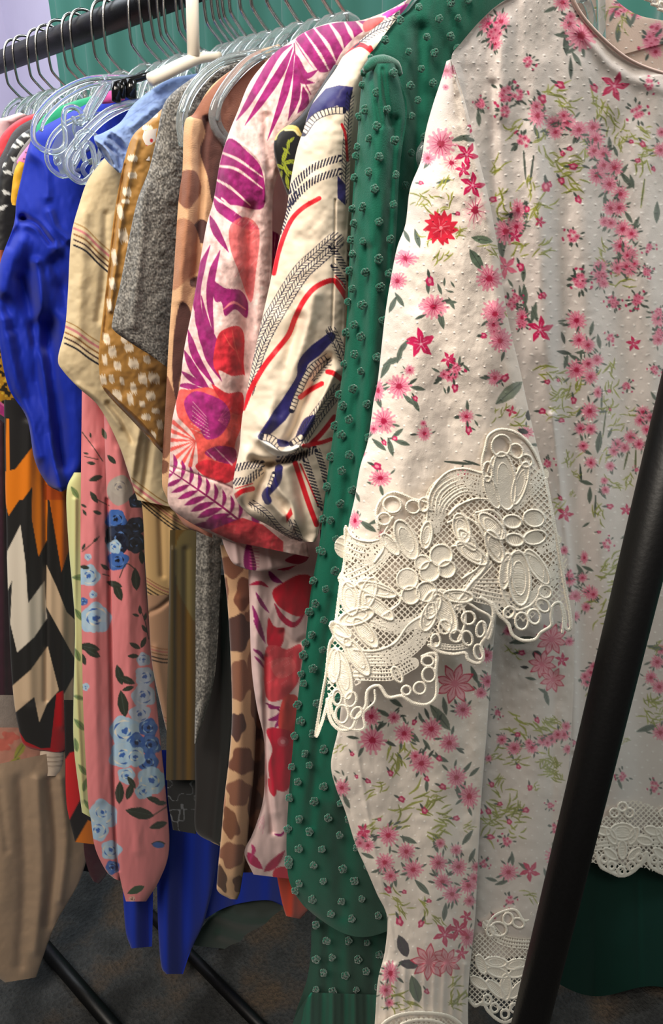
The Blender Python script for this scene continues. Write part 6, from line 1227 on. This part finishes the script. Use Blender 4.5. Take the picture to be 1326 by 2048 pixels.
# ================================================================ 14. black, orange and white zigzag dress
zz = thing('dress', 'black dress with bold orange, white and cream zigzags and red hem, far left', 'dress', tuple(on_plane(80., 1150., 1.02)))
c = Canvas(-10, 790, 165, 1520, (30, 29, 29), 1.6)
OR_ = (222, 122, 18); WH = (216, 206, 190); CRM = (204, 178, 148); RD = (176, 18, 28)
for pts, col in (((( 30, -20), (190, -60), (190, 30), (50, 240), (28, 150)), OR_), (((190, -60), (280, -40), (275, 380), (225, 480), (185, 250)), OR_), (((290, -40), (400, 80), (400, 450), (360, 570), (290, 150)), (196, 98, 16)),
                 (((120, 290), (150, 520), (165, 750), (260, 620), (275, 840), (200, 950), (100, 1040), (60, 870), (70, 620), (35, 700), (40, 450)), WH), (((270, 520), (330, 650), (390, 800), (440, 850), (440, 1080), (380, 970), (270, 770)), CRM),
                 (((65, 1240), (180, 1140), (280, 1000), (345, 1260), (275, 1340), (230, 1450), (200, 1300), (90, 1390)), CRM), (((430, 1180), (370, 1290), (380, 1550), (430, 1480)), CRM), (((330, 1280), (372, 1260), (390, 1640), (290, 1640)), RD), (((105, 1490), (150, 1560), (240, 1600), (390, 1590), (390, 1650), (150, 1650)), RD)):
    c.poly([F5(*p) for p in pts], col, sm=False)
for pts, col in (((( 40, 1450), (60, 1450), (66, 1840), (130, 1989), (40, 1989)), OR_), (((220, 1630), (240, 1720), (310, 1880), (300, 1989), (215, 1989), (215, 1900), (150, 1989), (66, 1989), (66, 1830)), OR_), (((300, 1880), (400, 1940), (430, 1989), (300, 1989)), (170, 70, 20))):
    c.poly(f3(*pts), col, sm=False)
c.fold([(90, 850), (92, 1100), (92, 1400)], 6, -.008); c.fold([(60, 850), (55, 1100), (60, 1400)], 12, .006); c.fold([(125, 900), (125, 1200), (125, 1450)], 10, .006)
cloth('skirt', zz, [(8, 800), (10, 950), (13, 1052), (14, 1121), (20, 1292), (27, 1394), (37, 1456), (50, 1492), (92, 1504)], [(150, 800), (152, 950), (152, 1052), (152, 1121), (152, 1292), (150, 1394), (142, 1456), (134, 1496), (126, 1504)], 1.0, c, M_poly, bulge=.014, back=.010, step=1.8)

# ================================================================ 15. things at the far left
def simple_top(name, label, cat, part, L, R, s, col, mat=M_poly, folds=(), prints=None, bulge=.010, step=2.5, k=1.2):
    t_ = thing(name, label, cat, tuple(on_plane(float(L[0][0]), float(L[0][1]) + 20, s)))
    A = np.array(L + R, float); cc = Canvas(A[:, 0].min() - 12, A[:, 1].min() - 12, A[:, 0].max() + 12, A[:, 1].max() + 12, col, k)
    for P in folds: cc.fold(P[0], P[1] * 1.35, P[2] * .7)
    if prints: prints(cc)
    cc.h += (fbm(*[g / 18 for g in cc.grid()], int(s * 997)) * .0025).astype(np.float32)
    cloth(part, t_, L, R, s, cc, mat, bulge=bulge, back=.008, step=step); return t_
simple_top('top', 'crimson red top at the far left, second shoulder from the wall', 'top', 'shoulder', [(75, 225), (40, 238), (10, 262), (-10, 300), (-15, 360)], [(90, 245), (70, 262), (50, 290), (40, 320), (35, 370)], 1.17, (206, 54, 66))
simple_top('top', 'pale pink top at the far left beneath the crimson one', 'top', 'shoulder', [(40, 225), (10, 235), (-20, 250), (-25, 350)], [(60, 232), (35, 245), (20, 260), (10, 350)], 1.25, (232, 196, 198))
simple_top('top', 'charcoal grey top right of the crimson top', 'top', 'shoulder', [(100, 228), (60, 240), (28, 262), (8, 300), (-4, 330), (-8, 400)], [(115, 240), (95, 262), (75, 290), (55, 330), (40, 380), (30, 420)], 1.125, (78, 76, 80), M_knit)
def flo(cc):
    for x, y in ((40, 285), (28, 292), (8, 310), (4, 330), (30, 320), (16, 345), (12, 385), (6, 415), (34, 350), (50, 270)):
        cc.ell(x, y, 9, 4, rng.uniform(-1, 1), (214, 216, 212), rag=.3, seed=x)
simple_top('top', 'black top with white brush floral print at the far left', 'top', 'shoulder', [(110, 240), (70, 252), (36, 275), (14, 310), (0, 350), (-5, 400), (-8, 450), (-10, 500)], [(125, 255), (100, 275), (80, 300), (60, 330), (45, 370), (38, 410), (34, 450), (30, 500)], 1.085, (34, 34, 36), prints=flo)
simple_top('top', 'grey ribbed cardigan edge beside the pink leopard sliver', 'top', 'shoulder', [(112, 250), (80, 258), (48, 290), (28, 325), (24, 345)], [(120, 262), (96, 275), (70, 300), (46, 330), (32, 348)], 1.065, (128, 124, 122), M_knit, bulge=.005)
def leo(cc):
    for x, y in ((52, 305), (48, 318), (58, 312), (44, 326), (54, 325), (62, 300), (66, 290)): cc.ell(x, y, 2.2, 1.6, 0, (30, 24, 30))
simple_top('top', 'bubblegum pink top with black leopard specks beside the blue blouse', 'top', 'shoulder', [(100, 250), (80, 264), (52, 296), (34, 322), (38, 332)], [(120, 262), (96, 290), (80, 310), (62, 328), (48, 334)], 1.045, (222, 128, 180), prints=leo, bulge=.006)
simple_top('top', 'mustard yellow sleeve sliver below the pink leopard top', 'top', 'sleeve', [(38, 322), (28, 345), (22, 395), (24, 410)], [(60, 330), (52, 350), (44, 390), (36, 412)], 1.02, (226, 170, 40), bulge=.006)
simple_top('top', 'emerald green top peeking over the royal blue shoulder', 'top', 'shoulder', [(190, 190), (140, 205), (95, 225), (72, 255), (70, 280)], [(230, 205), (200, 225), (160, 245), (120, 265), (90, 290)], 1.0, (34, 158, 112), bulge=.008)
simple_top('top', 'hot pink top sliver behind the black clip hanger', 'top', 'shoulder', [(240, 178), (210, 184), (196, 194)], [(250, 200), (225, 206), (205, 208)], .90, (214, 84, 160), bulge=.005)
def coral(cc):
    cc.poly([(-12, 470), (8, 455), (14, 490), (8, 520), (-12, 540)], (214, 118, 84)); cc.poly([(14, 420), (24, 440), (20, 475), (12, 470)], (70, 170, 150)); cc.poly([(10, 440), (16, 470), (12, 500)], (24, 40, 40))
simple_top('top', 'dark top with coral and turquoise print at the left edge', 'top', 'body', [(-15, 400), (-15, 470), (-15, 540), (-15, 600)], [(40, 400), (34, 470), (20, 540), (10, 600)], 1.10, (44, 42, 44), prints=coral, bulge=.006)
def must(cc):
    X_, Y_ = cc.grid(); n_ = vnoise(X_ / 6, Y_ / 6, 12); cc.col[n_ > .58] = (48, 40, 26); cc.col[n_ < .2] = (236, 196, 60)
    cc.stroke([(-20, 800), (20, 832), (64, 862)], 9, (168, 52, 122)); cc.stroke([(-20, 790), (20, 820), (60, 850)], 2, (214, 110, 160))
simple_top('blouse', 'mustard and black floral blouse with magenta border at the left edge', 'blouse', 'body', [(-25, 690), (-25, 740), (-25, 790), (-25, 812)], [(18, 680), (30, 740), (50, 810), (66, 872)], 1.03, (196, 142, 34), prints=must, bulge=.008, step=2)
simple_top('dress', 'dark plum dress at the left edge beside the zigzag dress', 'dress', 'skirt', [(-25, 820), (-25, 1000), (-25, 1200), (-25, 1400)], [(14, 850), (16, 1000), (22, 1200), (30, 1405)], 1.06, (58, 32, 44), folds=(([(5, 850), (8, 1400)], 5, .006),), bulge=.008, step=4)
simple_top('top', 'grey knit hem at the left edge below the plum dress', 'top', 'hem', [(-25, 1390), (-25, 1430), (-25, 1462)], [(34, 1390), (40, 1430), (46, 1468)], 1.045, (150, 138, 130), M_knit, bulge=.006, step=3)
def lush(cc):
    for x, y, r, a in ((40, 1500, 20, -1), (25, 1530, 22, -.8), (10, 1545, 14, -1.4)): leaf(cc, x, y, r, a, (160, 160, 74), .4)
    for x, y in ((5, 1490), (60, 1540), (20, 1475)): cc.ell(x, y, 16, 12, 0, (206, 110, 96), rag=.3, seed=x)
simple_top('skirt', 'coral pink skirt with lime leaves at the left edge above the beige skirt', 'skirt', 'hem', [(-25, 1455), (-25, 1500), (-25, 1545), (-25, 1570)], [(50, 1455), (80, 1500), (80, 1530), (60, 1570)], 1.04, (196, 140, 122), prints=lush, bulge=.006, step=2)
def wh(cc):
    for y in (1512, 1521, 1530): cc.stroke([(78, y), (105, y + 3), (130, y)], .8, (150, 128, 110))
simple_top('folded_cuff', 'rolled off-white cuff poking out below the zigzag dress', 'cuff', 'roll', [(80, 1500), (80, 1518), (84, 1540), (90, 1552)], [(128, 1500), (129, 1518), (126, 1540), (118, 1552)], 1.00, (214, 196, 176), prints=wh, bulge=.014, step=2)
simple_top('top', 'dark burgundy garment hem in the shadow left of the blue roses', 'top', 'hem', [(165, 1600), (168, 1700), (178, 1745), (186, 1762)], [(225, 1600), (225, 1700), (215, 1745), (198, 1768)], .95, (66, 28, 38), bulge=.006, step=3)
sk = simple_top('skirt', 'long plain beige pleated skirt hanging at the bottom left', 'skirt', 'skirt_front', [(-60, 1540), (-60, 1650), (-60, 1750), (-50, 1850), (-30, 1930), (10, 1965)], [(130, 1500), (152, 1600), (176, 1680), (160, 1760), (110, 1850), (72, 1955)], 1.0, (170, 146, 122), M_cot,
    folds=(([(40, 1560), (50, 1750), (40, 1930)], 9, -.012), ([(75, 1560), (82, 1750), (70, 1900)], 8, .014), ([(100, 1560), (112, 1700), (95, 1850)], 7, -.014), ([(122, 1560), (132, 1680), (120, 1800)], 7, .012), ([(10, 1560), (10, 1800)], 14, .008), ([(0, 1580), (14, 1700)], 6, -.006)), bulge=.016, step=2.5)
simple_top('dress', 'black inner layer hanging between the beige skirt and the zigzag dress', 'dress', 'skirt', [(100, 1490), (110, 1600), (130, 1690), (150, 1740)], [(190, 1490), (195, 1600), (198, 1690), (190, 1745)], 1.045, (26, 24, 26), bulge=.006, step=4)

# white crochet trim of the next garment at the top right corner
wt = thing('top', 'white top with crochet pom trim at the top right corner', 'top', tuple(on_plane(1310., 10., .6)))
c = Canvas(1230, -60, 1400, 60, (232, 226, 222), 1)
cloth('shoulder', wt, [(1250, -50), (1285, -20), (1310, 10), (1340, 30)], [(1400, -50), (1400, -30), (1400, 0), (1400, 30)], .40, c, M_cot, bulge=.006, back=.004, step=3)
solid('crochet_trim', join([px_tube([(1262 + i * 13, -26 + i * 10), (1268 + i * 13, -36 + i * 10), (1276 + i * 13, -30 + i * 10), (1274 + i * 13, -20 + i * 10), (1264 + i * 13, -22 + i * 10)], .392, .0012, 6, 4) for i in range(6)]), M_lace, ORIG[wt.name], wt)

# ================================================================ bodies of the garments, hanging over their hangers behind the sleeves
def hung_body(name, thing_, y, col, hem_z, mat, seed, x0=-.135, x1=.165, prints=None):
    nx, nz = 61, 71
    u = np.linspace(0, 1, nx)[None]; v = np.linspace(0, 1, nz)[:, None]
    x = x0 + (x1 - x0) * u + 0 * v
    topz = RZ - .190 + np.clip((.150 - np.abs(x)) * .66, 0, .068) + .006
    z = topz + (hem_z + .01 * np.sin(u * 9 + seed) - topz) * v
    depth = v * (.35 + .65 * v)
    f = (.004 * np.sin(u * 17 + seed + v) + .002 * np.sin(u * 31 + seed * 2)) * depth
    th = .003 + .002 * (1 - (2 * u - 1) ** 2)
    A = np.stack([x, y - th + f, z], -1).reshape(-1, 3); B = np.stack([x, y + th + f, z], -1).reshape(-1, 3)
    q = grid_quads(nz, nx); n_ = nx * nz; sides = []
    for c_ in (0, nx - 1):
        for i in range(nz - 1): a_, b_ = i * nx + c_, (i + 1) * nx + c_; sides.append((a_, b_, b_ + n_, a_ + n_))
    for j in range(nx - 1): sides.append((j, j + 1, j + 1 + n_, j + n_))
    C0 = np.tile(np.array(col, float), (n_, 1))
    if prints is not None: C0 = prints(x.ravel(), z.ravel(), C0)
    return raw_mesh(name, np.vstack([A, B]), np.vstack([q, q[:, ::-1] + n_, np.array(sides)]), mat, np.vstack([C0, C0]), ORIG[thing_.name], thing_)
def spots(scale, thr, cols):
    def f(x, z, C0):
        n_ = vnoise(x / scale, z / scale, 5); C0[n_ > thr] = cols[0]
        if len(cols) > 1: m_ = vnoise(x / scale + 40, z / scale, 9) > thr; C0[m_] = cols[1]
        return C0
    return f
for nm, t_, y, col, hz, mt, pr in (('shirt_back', ss, .468, IV, .95, M_silk, spots(.02, .8, (NAVY, RED))), ('blouse_back', pk, .553, PAL, .80, M_cot, spots(.03, .6, (PM, PR))), ('front', cm, .608, TAN, .84, M_rib, spots(.028, .58, (MB, DB))),
                               ('front', gy, .664, (112, 110, 106), .98, M_knit, None), ('front', ms, .717, MU, .98, M_poly, spots(.008, .78, ((228, 212, 188),))), ('front', lbz, .740, (142, 168, 218), 1.02, M_cot, None),
                               ('front', cr_, .812, CR, 1.0, M_cot, None), ('front', rbt, .980, BL, .98, M_silk, None)):
    hung_body(nm, t_, y, col, hz, mt, y * 50, prints=pr)
for o in [o for o in bpy.data.objects if o.parent is None and o.get('label') and o.name.startswith('top')]:
    lb_ = o['label']
    for key, y, col, mt in (('crimson', 1.18, (206, 54, 66), M_poly), ('pale pink top', 1.26, (232, 196, 198), M_poly), ('charcoal', 1.14, (78, 76, 80), M_knit), ('white brush floral', 1.095, (34, 34, 36), M_poly), ('ribbed cardigan', 1.070, (128, 124, 122), M_knit), ('bubblegum', 1.050, (222, 128, 180), M_poly), ('emerald', 1.01, (34, 158, 112), M_poly)):
        if key in lb_ and (key != 'crimson' or 'second shoulder' in lb_) and not (key == 'charcoal' and 'right of' not in lb_): hung_body('front', o, y, col, 1.0, mt, y * 30, x0=-.12)
